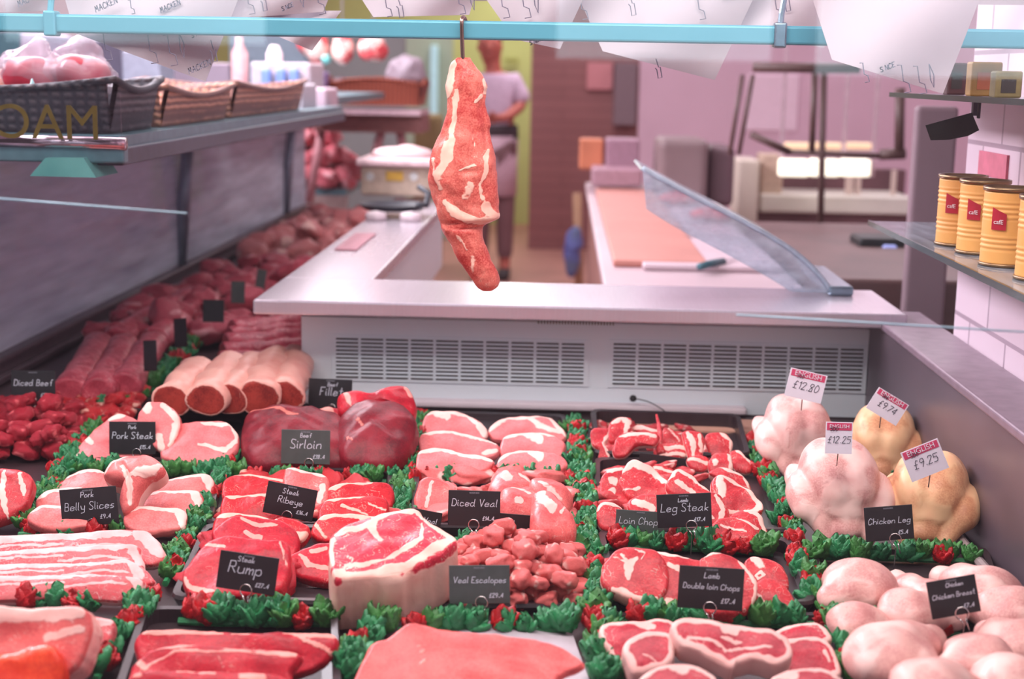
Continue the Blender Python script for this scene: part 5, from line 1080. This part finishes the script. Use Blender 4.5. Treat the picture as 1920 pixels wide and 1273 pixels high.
# boxes and shapes behind the baskets
def bgbox(name, label, cat, x0, y0, x1, y1, Y, dep, m, r=.01, group=None, zb=None):
    A = PY(x0, y1, Y); B = PY(x1, y0, Y)
    if zb is not None: A.z = zb
    return tag(MB().rbox((A.x, Y, A.z), (B.x, Y + dep, B.z), r).build(name, m), label, cat, group)
bgbox('white_carton', 'white carton nearest behind the brown baskets', 'box', 505, 158, 568, 222, 4.45, .25, mat('white carton', (186, 178, 188), .6, var=.03))
bgbox('white_carton', 'pinkish white carton touching the red basket', 'box', 562, 166, 612, 219, 4.8, .25, mat('pink carton', (190, 164, 176), .6, var=.03))
bgbox('teal_board', 'dark teal board standing behind the left shelf', 'board', -20, 60, 38, 160, 5.2, .05, mat('dark teal', (62, 96, 104), .6), zb=1.36)
bgbox('grey_crate', 'pale lilac crate standing behind the left baskets', 'crate', 40, 62, 78, 150, 5.0, .3, mat('pale lilac', (168, 156, 172), .6), zb=1.36)
bgbox('grey_crate', 'mottled grey box between the lilac crate and the left paper', 'box', 78, 70, 140, 110, 5.3, .3, mat('mottled grey', (136, 126, 142), .6, var=.2, scale=8), zb=1.36)
bgbox('grey_crate', 'dark grey box below the left paper edge', 'box', 140, 72, 228, 160, 5.6, .3, mat('slate grey', (84, 74, 92), .6, var=.2, scale=6), zb=1.36)
bgbox('white_crate', 'pale blue grey sheet panel right of the dark box', 'panel', 229, 95, 300, 160, 5.5, .2, mat('pale blue grey', (150, 146, 160), .6), zb=1.36)
bgbox('white_crate', 'mauve panel behind the second brown basket', 'panel', 300, 118, 430, 165, 5.9, .2, mat('mauve', (136, 116, 128), .6, var=.1, scale=6), zb=1.36)
bgbox('teal_board', 'grey teal board behind the white trays on the left', 'board', 430, 60, 580, 150, 6.6, .05, mat('grey teal', (98, 106, 116), .6), zb=1.36)
# bottles and a white tray above the baskets
for i, (px, c, l) in enumerate([(450, (226, 168, 168), 'tall pink bottle behind the second brown basket'), (515, (240, 214, 218), 'short white bottle above the white tray')]):
    b = PY(px, 142, 5.4); b.z = 1.362; tag(MB().lathe([(.03, 0), (.032, .02), (.03, .15), (.014, .18), (.012, .21 if i == 0 else .17)], b, 16).build('bottle', mat('bottle%d' % i, c, .4), smooth=True), l, 'bottle')
bgbox('white_tray', 'white tray with blue packs behind the white carton', 'tray', 470, 118, 582, 140, 5.3, .3, mat('white tray', (196, 178, 186), .5), zb=1.36)
for i, px in enumerate((497, 525, 550)): bgbox('blue_pack', ['left', 'middle', 'right'][i] + ' blue pack on the white tray behind the baskets', 'pack', px - 9, 128, px + 9, 142, 5.25, .04, mat('pale blue pack', (120, 144, 200), .5), zb=1.36)
rk = empty('storage_rack', (-1.5, 5.7, 0), 'low storage rack hidden behind the baskets carrying boxes and the white tray', 'rack')
MB().box((-2.3, 4.95, 1.33), (-.85, 6.75, 1.358)).build('shelf_board', gsteel, rk)
for x_, y_ in ((-2.25, 5), (-1.28, 5), (-2.25, 6.7), (-1.28, 6.7)): MB().box((x_ - .02, y_ - .02, 0), (x_ + .02, y_ + .02, 1.33)).build('leg', gsteel, rk)
# far left: window wall beyond the side glass
bgbox('lilac_counter', 'low lilac counter front beyond the left glass', 'counter', 95, 330, 230, 620, 7.6, .5, mat('grey lilac', (172, 152, 166), .6, var=.06, scale=2))
# ---------------------------------------------------------------- second display on the left, far
fm = meat('far display meat', (222, 110, 122), (240, 180, 186), marb=.4)
fd = empty('far_display_shelf', PY(520, 420, 7.2), 'blurred raised shelf of pink meat behind the left run', 'shelf')
A = PY(400, 345, 7.4); B = PY(660, 340, 7.4)
MB().box((A.x, 7.2, A.z - .03), (B.x, 7.8, A.z)).build('shelf_plate', gsteel, fd)
MB().box((A.x, 7.2, 0), (B.x, 7.25, A.z - .03)).build('front_panel', mat('far beige front', (176, 150, 146), .6), fd)
heap('meat_piece', 'blurred pink meat piece heaped on the raised far shelf', 'meat', 'meat heaped on the far raised shelf', None, 60, .075, .20, fm, 91, world=[(A.x + .06, 7.28, A.z), (B.x - .05, 7.28, A.z), (B.x - .05, 7.75, A.z), (A.x + .25, 7.75, A.z)], zb=A.z)
# ---------------------------------------------------------------- middle background
shl = empty('wooden_rack', PY(700, 330, 7.0), 'brown wooden rack with a red wicker basket in the middle background', 'rack')
wood = mat('brown wood', (150, 92, 88), .6, var=.2, scale=6, stretch=(2, 20, 20))
A = PY(590, 208, 7.0); B = PY(790, 208, 7.0)
MB().box((A.x, 6.95, A.z - .012), (B.x, 7.4, A.z + .012)).build('upper_board', mat('pink white board', (214, 178, 186), .5), shl)
MB().box((A.x, 7.0, A.z - .10), (B.x, 7.42, A.z - .014)).build('lower_board', wood, shl)
for x0, y0, x1, y1 in ((605, 235, 570, 430), (720, 225, 690, 345), (745, 225, 770, 345)):
    MB().tube([PY(x0, y0, 7.05), PY(x1, y1, 7.05)], .022, 8).build('slanted_leg', mat('pink leg', (196, 130, 136), .5), shl, smooth=True)
A = PY(618, 196, 6.98); B = PY(785, 160, 6.98)
basket('red brown wicker basket on the wooden rack in the middle background', A.x, B.x, 6.98, 7.3, A.z, B.z, wkr, .02, -.03)
for i, px in enumerate((640, 668, 700, 728, 752)):
    p = PY(px, 156, 7.1); me = sdf_mesh('s', [('e', (0, 0, 0), (.05, .05, .03))], sub=3, nz=.006, nf=20, rmax=.1); me.transform(Matrix.Translation(p))
    tag(link('dark_sausage', me, mat('dark sausage%d' % (i % 3), [(70, 50, 60), (96, 60, 60), (184, 120, 80)][i % 3], .5)), ['dark sausage bunch at the left end of the red basket', 'brown sausage bunch second in the red basket', 'tan sausage bunch in the middle of the red basket', 'dark sausage bunch fourth in the red basket', 'brown sausage bunch at the right end of the red basket'][i], 'sausage')
for i, (px, py, rx, rz_, c) in enumerate([(596, 92, .055, .075, (196, 120, 112)), (642, 92, .05, .07, (180, 80, 80)), (700, 92, .07, .06, (196, 96, 100)), (575, 80, .04, .06, (150, 84, 84))]):
    p = PY(px, py, 6.6); me = sdf_mesh('s', [('e', (0, 0, 0), (rx, .05, rz_)), ('c', (0, 0, rz_ * .5), (0, 0, rz_ * 1.9), .02, .012)], k=.02, sub=4, nz=.006, nf=18, rmax=.25); me.transform(Matrix.Translation(p))
    at = me.attributes.new('fat', 'FLOAT', 'POINT'); at.data.foreach_set('value', [.5 + .6 * noise.noise(v.co * 12) for v in me.vertices])
    tag(link('hanging_ham', me, Mlamb), ['cut ham hanging second from the left behind the rail', 'red ham hanging third behind the rail', 'broad pink ham hanging right of the others', 'darkest ham hanging leftmost, partly behind paper'][i], 'ham')
hb = empty('ham_rail', (PY(640, 60, 6.6).x, 6.6, 1.95), 'thin steel rail carrying the hanging hams, above the view', 'rail')
MB().tube([(PY(540, 60, 6.6).x, 6.6, 1.95), (PY(760, 60, 6.6).x, 6.6, 1.95)], .012, 8).build('bar', steel, hb)
for px in (596, 642, 700, 575): MB().tube([(PY(px, 90, 6.6).x, 6.6, 1.95), (PY(px, 90, 6.6).x, 6.6, PY(px, 90, 6.6).z + .12)], .004, 6).build('cord', steel, hb)
p = PY(762, 136, 7.1); me = sdf_mesh('s', [('e', (0, 0, 0), (.10, .07, .085))], sub=4, nz=.008, nf=20, rmax=.2); me.transform(Matrix.Translation(p))
tag(link('paper_bundle', me, mat('lilac paper', (160, 142, 152), .6, var=.12, scale=8), ), 'lilac paper-wrapped bundle above the red basket', 'bundle')
p = PY(611, 112, 6.55); tag(MB().lathe([(0, -.02), (.02, -.01), (.024, .005), (.014, .02), (0, .024)], p, 16).build('mint_label', mat('mint', (130, 210, 204), .4), smooth=True), 'small round mint tag beside the hanging hams', 'tag')
bgbox('backing_board', 'grey green board behind the wooden rack', 'board', 585, 66, 760, 330, 9.0, .05, mat('grey green', (134, 134, 132), .7, var=.12, scale=2), zb=0)
bgbox('purple_bag', 'small lilac bag at the left end of the red basket', 'bag', 592, 135, 612, 165, 6.9, .1, mat('lilac bag', (140, 110, 160), .5))
# doorway with pale green light behind
bgbox('green_door', 'pale green door left of the hanging leg', 'door', 748, 60, 850, 470, 12.6, .06, mat('pale green door', (166, 180, 158), .6, var=.05, scale=2), zb=0)
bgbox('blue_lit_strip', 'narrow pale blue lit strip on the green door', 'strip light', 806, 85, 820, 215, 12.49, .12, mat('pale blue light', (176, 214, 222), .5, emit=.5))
bgbox('tall_sack', 'olive brown sack below the green door', 'sack', 775, 215, 826, 300, 10.6, .3, mat('olive sack', (150, 126, 84), .8, var=.15, scale=4), r=.04, zb=0)
bgbox('wall_notice', 'olive notice strip on the yellow green wall beside the person', 'notice', 945, 108, 972, 117, 13.9, .03, mat('olive notice', (168, 168, 90), .6))
# scale on the worktop arm
sc0 = empty('weighing_scale', PY(740, 368, 4.75), 'cream weighing scale with yellow label on the worktop arm', 'scale')
A = PY(676, 366, 4.7); B = PY(806, 312, 4.7)
cream = mat('cream scale', (204, 184, 164), .4)
MB().rbox((A.x, 4.7, A.z), (B.x, 4.95, B.z), .01).build('housing', cream, sc0)
MB().rbox((A.x - .01, 4.66, B.z), (B.x + .01, 5.0, B.z + .022), .006).build('weighing_plate', mat('pink white plate', (232, 200, 204), .3), sc0)
def dsk(px, py, y, r, m, nm, par): return MB().lathe([(r, 0), (r, .004)], PY(px, py, y), 20, Matrix.Rotation(R(90), 3, 'X')).build(nm, m, par)
dsk(694, 331, 4.70, .014, mat('dial white', (222, 226, 222), .4), 'left_dial', sc0); dsk(776, 331, 4.70, .014, MATS['dial white'], 'right_dial', sc0)
C_ = PY(740, 330, 4.698); MB().box((C_.x - .028, 4.694, C_.z - .015), (C_.x + .028, 4.699, C_.z + .015)).build('yellow_label', mat('yellow label', (224, 180, 70), .5), sc0)
bk = PY(740, 312, 4.85)
me = sdf_mesh('s', [('e', (0, 0, .02), (.11, .08, .03))], center=(0, 0, .02), sub=4, nz=.006, nf=15, rmax=.2); me.transform(Matrix.Translation(bk + Vector((.03, 0, .02)))); tag(link('paper_bundle', me, mat('pink wrap', (226, 190, 190), .5)), 'pale pink wrapped meat lying on the scale plate', 'parcel')
pn = MB(); pn.lathe([(.002, 0), (.085, 0), (.10, .012), (.105, .018), (.098, .018), (.08, .006), (.002, .004)], Vector((PY(738, 356, 4.25).x, 4.25, zw + .02)), 32)
pan = empty('black_pan', Vector((PY(738, 356, 4.25).x, 4.25, zw + .02)), 'black flat pan with a handle on the worktop arm before the scale', 'pan')
pn.build('pan_body', mat('black pan', (40, 44, 54), .4), pan, smooth=True)
MB().tube([PY(785, 350, 4.22), PY(803, 362, 4.2), PY(800, 385, 4.16), PY(782, 384, 4.14)], .009, 8).build('pan_handle', MATS['black pan'], pan, smooth=True)
for i, (px, py) in enumerate(((705, 384), (770, 386))):
    dsk0 = PY(px, py, 4.12); tag(MB().lathe([(.028, 0), (.032, .01), (.028, .022), (.0, .028)], Vector((dsk0.x, 4.12, zw + .0005)), 20).build('white_bowl', mat('white bowl', (224, 206, 212), .4), smooth=True), ['teal shadowed white bowl under the left of the black pan', 'white bowl under the pan handle'][i], 'bowl')
tag(MB().box((P(640, 460, zw).x, P(640, 470, zw).y, zw + .0005), (P(705, 440, zw).x, P(700, 440, zw).y, zw + .004)).build('red_paper', mat('red smear paper', (190, 130, 142), .6)), 'flat reddish butcher paper lying on the worktop arm', 'paper')
# ---------------------------------------------------------------- brick column and prep counter
brown_brick = brick_mat('brown cladding', (146, 92, 92), (112, 66, 68), .9, .09, .6)
A = PY(990, 454, 12.0); B = PY(1212, 60, 12.0)
struct('wall_middle', MB().box((A.x, 12.0, 0), (B.x, 12.5, 3)), brown_brick)
A2 = PY(1196, 260, 9.9)
struct('wall_right_back', MB().box((A2.x, 9.9, 0), (3.6, 9.95, 3)), mat('mauve wall', (212, 176, 192), .6, var=.06, scale=1.5))
pc = empty('prep_counter', (.9, 3.5, 0), 'long prep counter with pinkish top and brown side running away at the right', 'counter')
xl_ = .105
MB().rbox((xl_, 3.32, .915), (.60, 6.9, .945), .006).build('counter_top', mat('pink counter top', (190, 166, 172), .35, var=.06, scale=3), pc)
MB().box((xl_ + .02, 3.36, .05), (.58, 6.85, .914)).build('cabinet', mat('brown cabinet', (140, 92, 84), .5, var=.12, scale=3), pc)
MB().box((xl_ + .012, 3.5, .1), (xl_ + .02, 3.62, .88)).build('pale_post', mat('tan post', (186, 132, 96), .5), pc)
A = P(1115, 352, .9455); B = P(1206, 500, .9455)
tag(MB().rbox((P(1150, 500, .946).x, P(1150, 500, .946).y, .9455), (P(1202, 420, .946).x + .12, P(1150, 362, .946).y, .965), .006).build('chopping_board', mat('coral board', (190, 124, 112), .45, var=.08, scale=5)), 'coral coloured chopping board along the left side of the prep counter', 'board')
tag(MB().rbox((P(1205, 505, .946).x, 3.75, .9455), (.585, 4.4, .962), .006).build('chopping_board', mat('pale pink board', (196, 172, 180), .4, var=.05, scale=5)), 'wide pale pink chopping board near the curved glass reflection', 'board')
kn = empty('knife', P(1335, 494, .964), 'knife with a dark teal handle on the pale pink board', 'knife')
a_, b_ = P(1312, 500, .968), P(1356, 490, .968); MB().tube([a_, (a_ + b_) / 2 + Vector((0, 0, .002)), b_], .010, 8).build('handle', mat('teal handle', (56, 100, 112), .4), kn, smooth=True)
c_ = P(1395, 482, .966); w_ = Vector((0, .012, 0)); MB().add([b_ - w_, b_ + w_, c_ + w_*.2, b_ - w_ + Vector((0, 0, .002)), b_ + w_ + Vector((0, 0, .002)), c_ + w_*.2 + Vector((0, 0, .001))], [(0,1,2), (5,4,3), (0,1,4,3), (1,2,5,4), (2,0,3,5)]).build('blade', steel, kn)
bgbox('terracotta_pot', 'terracotta coloured box at the far left of the prep counter', 'box', 1086, 262, 1132, 318, 6.6, .2, mat('terracotta', (200, 116, 82), .6, var=.15, scale=6))
bgbox('mauve_box', 'mauve grey box beside the terracotta one on the prep counter', 'box', 1136, 262, 1200, 318, 6.5, .25, mat('mauve box', (156, 116, 132), .5))
bgbox('tray_box', 'mauve topped tray box under the two boxes on the prep counter', 'box', 1110, 318, 1204, 350, 6.3, .35, mat('mauve tray', (170, 130, 142), .45))
bgbox('counter_machine', 'large brown grey machine standing behind the curved glass reflection', 'machine', 1232, 262, 1330, 385, 6.2, .4, mat('brown machine', (134, 110, 112), .5, var=.12, scale=4), r=.03)
bgbox('counter_machine', 'second darker brown machine block beside the large one', 'machine', 1326, 275, 1380, 388, 6.3, .4, mat('dark brown machine', (112, 84, 92), .5, var=.12, scale=4), r=.03)
for px, py, l in ((1275, 372, 'red meat piece on the counter behind the curved glass reflection, left one'), (1335, 402, 'red meat piece on the counter behind the curved glass reflection, right one')):
    p = P(px, py, .97); me = sdf_mesh('s', [('e', (0, 0, 0), (.085, .05, .028))], sub=4, nz=.006, nf=18, rmax=.2); me.transform(Matrix.Translation(p))
    at = me.attributes.new('fat', 'FLOAT', 'POINT'); at.data.foreach_set('value', [.1] * len(me.vertices)); tag(link('red_meat', me, Mlamb), l, 'meat')
bgbox('wall_cloth', 'salmon cloth hanging on the brown column', 'cloth', 1100, 118, 1150, 168, 11.95, .05, mat('salmon cloth', (214, 140, 146), .7))
bgbox('grey_cabinet', 'dark mauve cabinet on the wall right of the salmon cloth', 'cabinet', 1150, 118, 1196, 235, 11.8, .2, mat('dark mauve', (128, 104, 112), .6))
# mop stand with a blue cloth
ms_ = empty('mop_stand', PY(1082, 560, 9.0), 'tan pole with a blue cloth standing beside the brown column', 'mop')
MB().tube([PY(1086, 560, 9.0), PY(1082, 362, 9.0)], .028, 8).build('pole', mat('tan pole', (176, 132, 100), .5), ms_, smooth=True)
me = sdf_mesh('s', [('e', (0, 0, 0), (.055, .05, .10)), ('e', (-.01, 0, -.12), (.05, .05, .12))], k=.03, center=(0, 0, -.05), sub=4, nz=.01, nf=16, rmax=.3); me.transform(Matrix.Translation(PY(1076, 452, 8.93))); link('blue_cloth', me, mat('blue cloth', (88, 92, 178), .7, second=(90, 100, 124), scale=6), ms_)
# ---------------------------------------------------------------- dark bars shaped like a canopy reflection, lamps and white counter at the right
dkb = mat('dark brown metal', (92, 66, 62), .5)  # tone of the reflected canopy bars
fr_ = empty('canopy_reflection', PY(1540, 125, 5.2), 'dark brown bars imitating a reflected canopy at the right', 'frame')
for nm, a, b, r in (('top_bar', (1412, 126), (1612, 128), .018), ('post', (1545, 128), (1538, 440), .012), ('post', (1528, 135), (1522, 285), .012), ('post', (1688, 165), (1686, 290), .018), ('slanted_bar', (1408, 252), (1480, 285), .013), ('slanted_bar', (1480, 285), (1690, 294), .010), ('short_bar', (1650, 290), (1697, 288), .020), ('slanted_bar', (1392, 140), (1368, 290), .008), ('slanted_bar', (1412, 140), (1385, 290), .008)):
    MB().tube([PY(a[0], a[1], 5.2), PY(b[0], b[1], 5.2)], r, 8).build(nm, dkb, fr_, smooth=True)
for i in range(3):
    bgbox('lit_lamp', ['left', 'middle', 'right'][i] + ' glowing yellow white lamp of the lower row at the right', 'lamp', 1462 + i * 58, 300, 1518 + i * 58, 331, 6.8, .08, mat('bright lamp', (255, 250, 226), .5, var=0, emit=1.6))
    bgbox('lit_lamp', ['left', 'middle', 'right'][i] + ' dim amber lamp of the upper row at the right', 'lamp', 1472 + i * 56, 268, 1524 + i * 56, 281, 7.2, .06, mat('amber lamp', (240, 206, 168), .5, var=0, emit=.45))
for x_ in (1462, 1520, 1578, 1634): tag(MB().box((PY(x_, 330, 6.9).x - .008, 6.88, PY(x_, 331, 6.9).z), (PY(x_, 330, 6.9).x + .008, 6.9, 3.0)).build('lamp_hanger', mat('grey hanger', (190, 160, 170), .5)), {1462: 'leftmost', 1520: 'second', 1578: 'third', 1634: 'rightmost'}[x_] + ' thin grey upright rod behind the glowing lamps', 'rod')
wc = empty('white_counter', PY(1570, 420, 7.2), 'white counter with dark cupboards below under the glowing lamps', 'counter')
A = PY(1425, 398, 7.0); B = PY(1712, 370, 7.0)
MB().rbox((A.x, 7.0, A.z), (B.x, 7.5, B.z), .01).build('counter_top', mat('cream white top', (214, 206, 196), .45, var=.08, scale=4), wc)
A3 = PY(1440, 372, 7.4); B3 = PY(1700, 318, 7.4)
MB().rbox((A3.x, 7.4, A3.z - .03), (B3.x, 7.48, B3.z), .01).build('back_panel', mat('plum panel', (104, 66, 72), .6, var=.2, scale=5), wc)
for x0, x1 in ((1586, 1602), (1604, 1616), (1672, 1682)):
    A_ = PY(x0, 372, 7.1); B_ = PY(x1, 320, 7.1); MB().box((A_.x, 7.1, B.z), (B_.x, 7.14, B_.z)).build('upright', mat('pale upright', (214, 190, 180), .5), wc)
MB().box((A.x, 7.05, .0), (B.x, 7.48, A.z)).build('cupboard', mat('plum brown', (120, 84, 88), .6, var=.15, scale=3), wc)
bgbox('white_fridge', 'cream white cabinet left of the glowing lamps', 'cabinet', 1378, 300, 1425, 470, 6.9, .3, mat('cream cabinet', (216, 200, 186), .5, var=.08, scale=4), zb=0)
bgbox('cream_box', 'low cream box above the white counter on the left', 'box', 1425, 290, 1470, 370, 7.05, .2, mat('beige box', (196, 168, 150), .6))
dc = empty('dark_bench', PY(1600, 440, 4.2), 'dark brown bench with equipment behind the curved glass reflection at the right', 'bench')
A = PY(1490, 500, 4.1); MB().rbox((.63, 3.5, 0), (2.2, 4.9, .97), .01).build('bench_body', mat('dark plum bench', (104, 72, 70), .5, var=.2, scale=4), dc)
bgbox('black_tool', 'black appliance with a blue light on the dark bench', 'appliance', 1610, 448, 1700, 474, 4.2, .15, mat('black rubber', (24, 22, 24), .5))
bgbox('blue_light', 'small blue white light under the black appliance', 'light', 1655, 460, 1684, 473, 4.18, .02, mat('blue light', (160, 170, 230), .4, emit=.5))
bgbox('pink_poster', 'pinkish notice on the mauve wall right of the dark bars', 'notice', 1398, 140, 1500, 245, 9.88, .02, mat('pale pink notice', (232, 204, 218), .6, var=.04))
ra = PX(1835, 310, .697); rb2 = PX(1888, 310, .697); zt_ = PX(1860, 286, .697).z; zb_ = PX(1860, 332, .697).z
tag(MB().box((.696, rb2.y, zb_), (.70, ra.y, zt_)).build('wall_notice', mat('pale red notice', (206, 106, 128), .6)), 'pale red notice on the tiled wall above the tins', 'notice')
bgbox('wall_partition', 'dark mauve partition behind the right shelf', 'partition', 1690, 200, 1800, 640, 3.35, .04, mat('dark mauve wall', (132, 108, 116), .6, var=.1, scale=3), zb=0)
# ---------------------------------------------------------------- the person in the background
def skin_body(name, pts, edges, rad, m, parent, sub=2):
    me = bpy.data.meshes.new(name); me.from_pydata([tuple(p) for p in pts], edges, [])
    o = bpy.data.objects.new(name, me); COL.objects.link(o)
    o.modifiers.new('skin', 'SKIN'); 
    for i, r in enumerate(rad): me.skin_vertices[0].data[i].radius = r if isinstance(r, tuple) else (r, r)
    me.skin_vertices[0].data[0].use_root = True
    sb = o.modifiers.new('sub', 'SUBSURF'); sb.levels = sub; sb.render_levels = sub
    dg = bpy.context.evaluated_depsgraph_get(); dg.update(); m2 = bpy.data.meshes.new_from_object(o.evaluated_get(dg)); bpy.data.objects.remove(o)
    m2.materials.clear(); return m2
PX0, PY0 = PY(925, 300, 10.2).x, 10.2
person = empty('person', (PX0, PY0, 0), 'person in a pale lilac shirt and long apron, arm bent, in the passage', 'person')
def pp(x, z, y=0): return Vector((PX0 + x, PY0 + y, z))
skin_m = mat('skin', (176, 88, 74), .5, var=.08)
xs = lambda px: PY(px, 200, PY0).x - PX0
zp = lambda py: PY(925, py, PY0).z
# pelvis root, spine, neck, head ; right arm (towards the picture's right) bent with elbow out; left arm down; legs
pts = [pp(.0, 1.0), pp(.0, 1.18), pp(.01, 1.36), pp(.0, 1.46), pp(-.02, 1.53), pp(-.03, 1.60, -.01), pp(-.035, 1.70),
       pp(.13, 1.40), pp(.20, 1.24, -.02), pp(.10, 1.16, -.20), pp(.03, 1.15, -.26), pp(-.14, 1.41), pp(-.19, 1.18), pp(-.16, .96, -.08), pp(-.15, .90, -.10),
       pp(.08, .92), pp(.09, .50, .01), pp(.09, .08, .04), pp(.09, .03, -.08), pp(-.08, .92), pp(-.08, .50, -.02), pp(-.09, .08, .02), pp(-.10, .03, -.10)]
ed = [(0,1),(1,2),(2,3),(3,4),(4,5),(5,6),(2,7),(7,8),(8,9),(9,10),(2,11),(11,12),(12,13),(13,14),(0,15),(15,16),(16,17),(17,18),(0,19),(19,20),(20,21),(21,22)]
rd = [(.15,.11),(.14,.10),(.15,.10),(.06,.06),(.055,.06),(.078,.09),(.07,.08),.062,.046,.036,.03,.062,.046,.036,.032,.085,.058,.042,.036,.085,.058,.042,.036]
me = skin_body('body', pts, ed, rd, skin_m, person); link('body', me, skin_m, person)
pts = [pp(0, 1.0), pp(.0, 1.18), pp(.01, 1.36), pp(.0, 1.44), pp(.14, 1.40), pp(.215, 1.24, -.02), pp(-.14, 1.41), pp(-.20, 1.22)]
me = skin_body('shirt', pts, [(0,1),(1,2),(2,3),(2,4),(4,5),(2,6),(6,7)], [(.165,.125),(.155,.12),(.165,.12),(.08,.075),.08,.068,.08,.068], None, person); link('shirt', me, mat('lilac shirt', (206, 176, 198), .7), person)
def shell(z0, z1, w0, w1, d, nm, m):
    vs = []; fs = []; n = 20
    for k, (z, w_) in enumerate(((z0, w0), ((z0+z1)/2, (w0+w1)/2), (z1, w1))):
        for i in range(n): a = 2*math.pi*i/n; vs.append(pp(math.cos(a)*w_*(1+.04*math.sin(3*a)), z, math.sin(a)*d))
    for k in range(2):
        for i in range(n): fs.append((k*n+i, k*n+(i+1) % n, (k+1)*n+(i+1) % n, (k+1)*n+i))
    fs += [tuple(range(n)), tuple(2*n+i for i in range(n))]
    MB().add(vs, fs).build(nm, m, person, smooth=True)
shell(.60, 1.02, .17, .175, .14, 'apron', mat('pale apron', (206, 168, 182), .7))
shell(1.0, 1.10, .178, .172, .135, 'apron_band', mat('dark band', (56, 36, 44), .7))
me = skin_body('trousers', [pp(0, .98), pp(.08, .92), pp(.09, .5, .01), pp(.09, .12, .04), pp(-.08, .92), pp(-.08, .5, -.02), pp(-.09, .12, .02)], [(0,1),(1,2),(2,3),(0,4),(4,5),(5,6)], [(.15,.11), .1, .075, .06, .1, .075, .06], None, person); link('trousers', me, mat('plum trousers', (120, 80, 84), .7), person)
for x, y in ((.09, -.04), (-.095, -.06)):
    MB().rbox((PX0 + x - .045, PY0 + y - .14, 0), (PX0 + x + .045, PY0 + y + .14, .08), .03).build('shoe', mat('dark shoe', (48, 34, 36), .5), person, smooth=True)
me = sdf_mesh('hair', [('e', (0, .02, 0), (.088, .098, .085))], sub=4, nz=.002, rmax=.2); me.transform(Matrix.Translation(pp(-.035, 1.70, .01))); link('hair', me, mat('dark hair', (60, 36, 34), .7), person)
fh = PY(903, 88, PY0)
me = sdf_mesh('face', [('e', (0, 0, 0), (.078, .09, .105)), ('c', (0, -.08, .0), (0, -.11, -.02), .012, .014), ('e', (-.08, 0, -.01), (.012, .02, .03)), ('e', (.08, 0, -.01), (.012, .02, .03)), ('e', (0, -.07, -.07), (.03, .03, .025))], k=.012, sub=4, nz=0, rmax=.2); me.transform(Matrix.Translation(pp(-.035, 1.645, -.015))); link('face', me, skin_m, person)
for x in (-.03, .03):
    MB().lathe([(0, -.006), (.008, -.004), (.010, 0), (.008, .004), (0, .006)], pp(-.035 + x, 1.655, -.098), 10).build('eye', mat('eye', (40, 26, 26), .3), person, smooth=True)
MB().rbox((PX0 - .06, PY0 - .108, 1.595), (PX0 - .01, PY0 - .095, 1.605), .004).build('mouth', mat('lips', (130, 50, 50), .5), person, smooth=True)
for hx, hz, hy, sg in ((.02, 1.15, -.27, 1), (-.15, .87, -.11, -1)):
    hm = MB(); hp = pp(hx, hz, hy)
    hm.tube([hp + Vector((.02 * sg if sg > 0 else 0, 0, 0 if sg > 0 else .03)), hp], [.03, .034], 10)
    for f_ in range(4):
        o_ = Vector((0, 0, (f_ - 1.5) * .017)) if sg > 0 else Vector(((f_ - 1.5) * .017, 0, 0)); d_ = Vector((-1, -.15, -.1)) if sg > 0 else Vector((0, -.15, -1)); L_ = [.07, .08, .075, .06][f_]
        hm.tube([hp + o_, hp + o_ + d_ * L_ * .5, hp + o_ + d_ * L_ * .95 + Vector((0, -.02, 0))], [.0095, .009, .007], 8)
    hm.tube([hp + Vector((0, -.01, .03)), hp + Vector((-.03, -.03, .045))], [.011, .009], 8)
    hm.build('hand', skin_m, person, smooth=True)
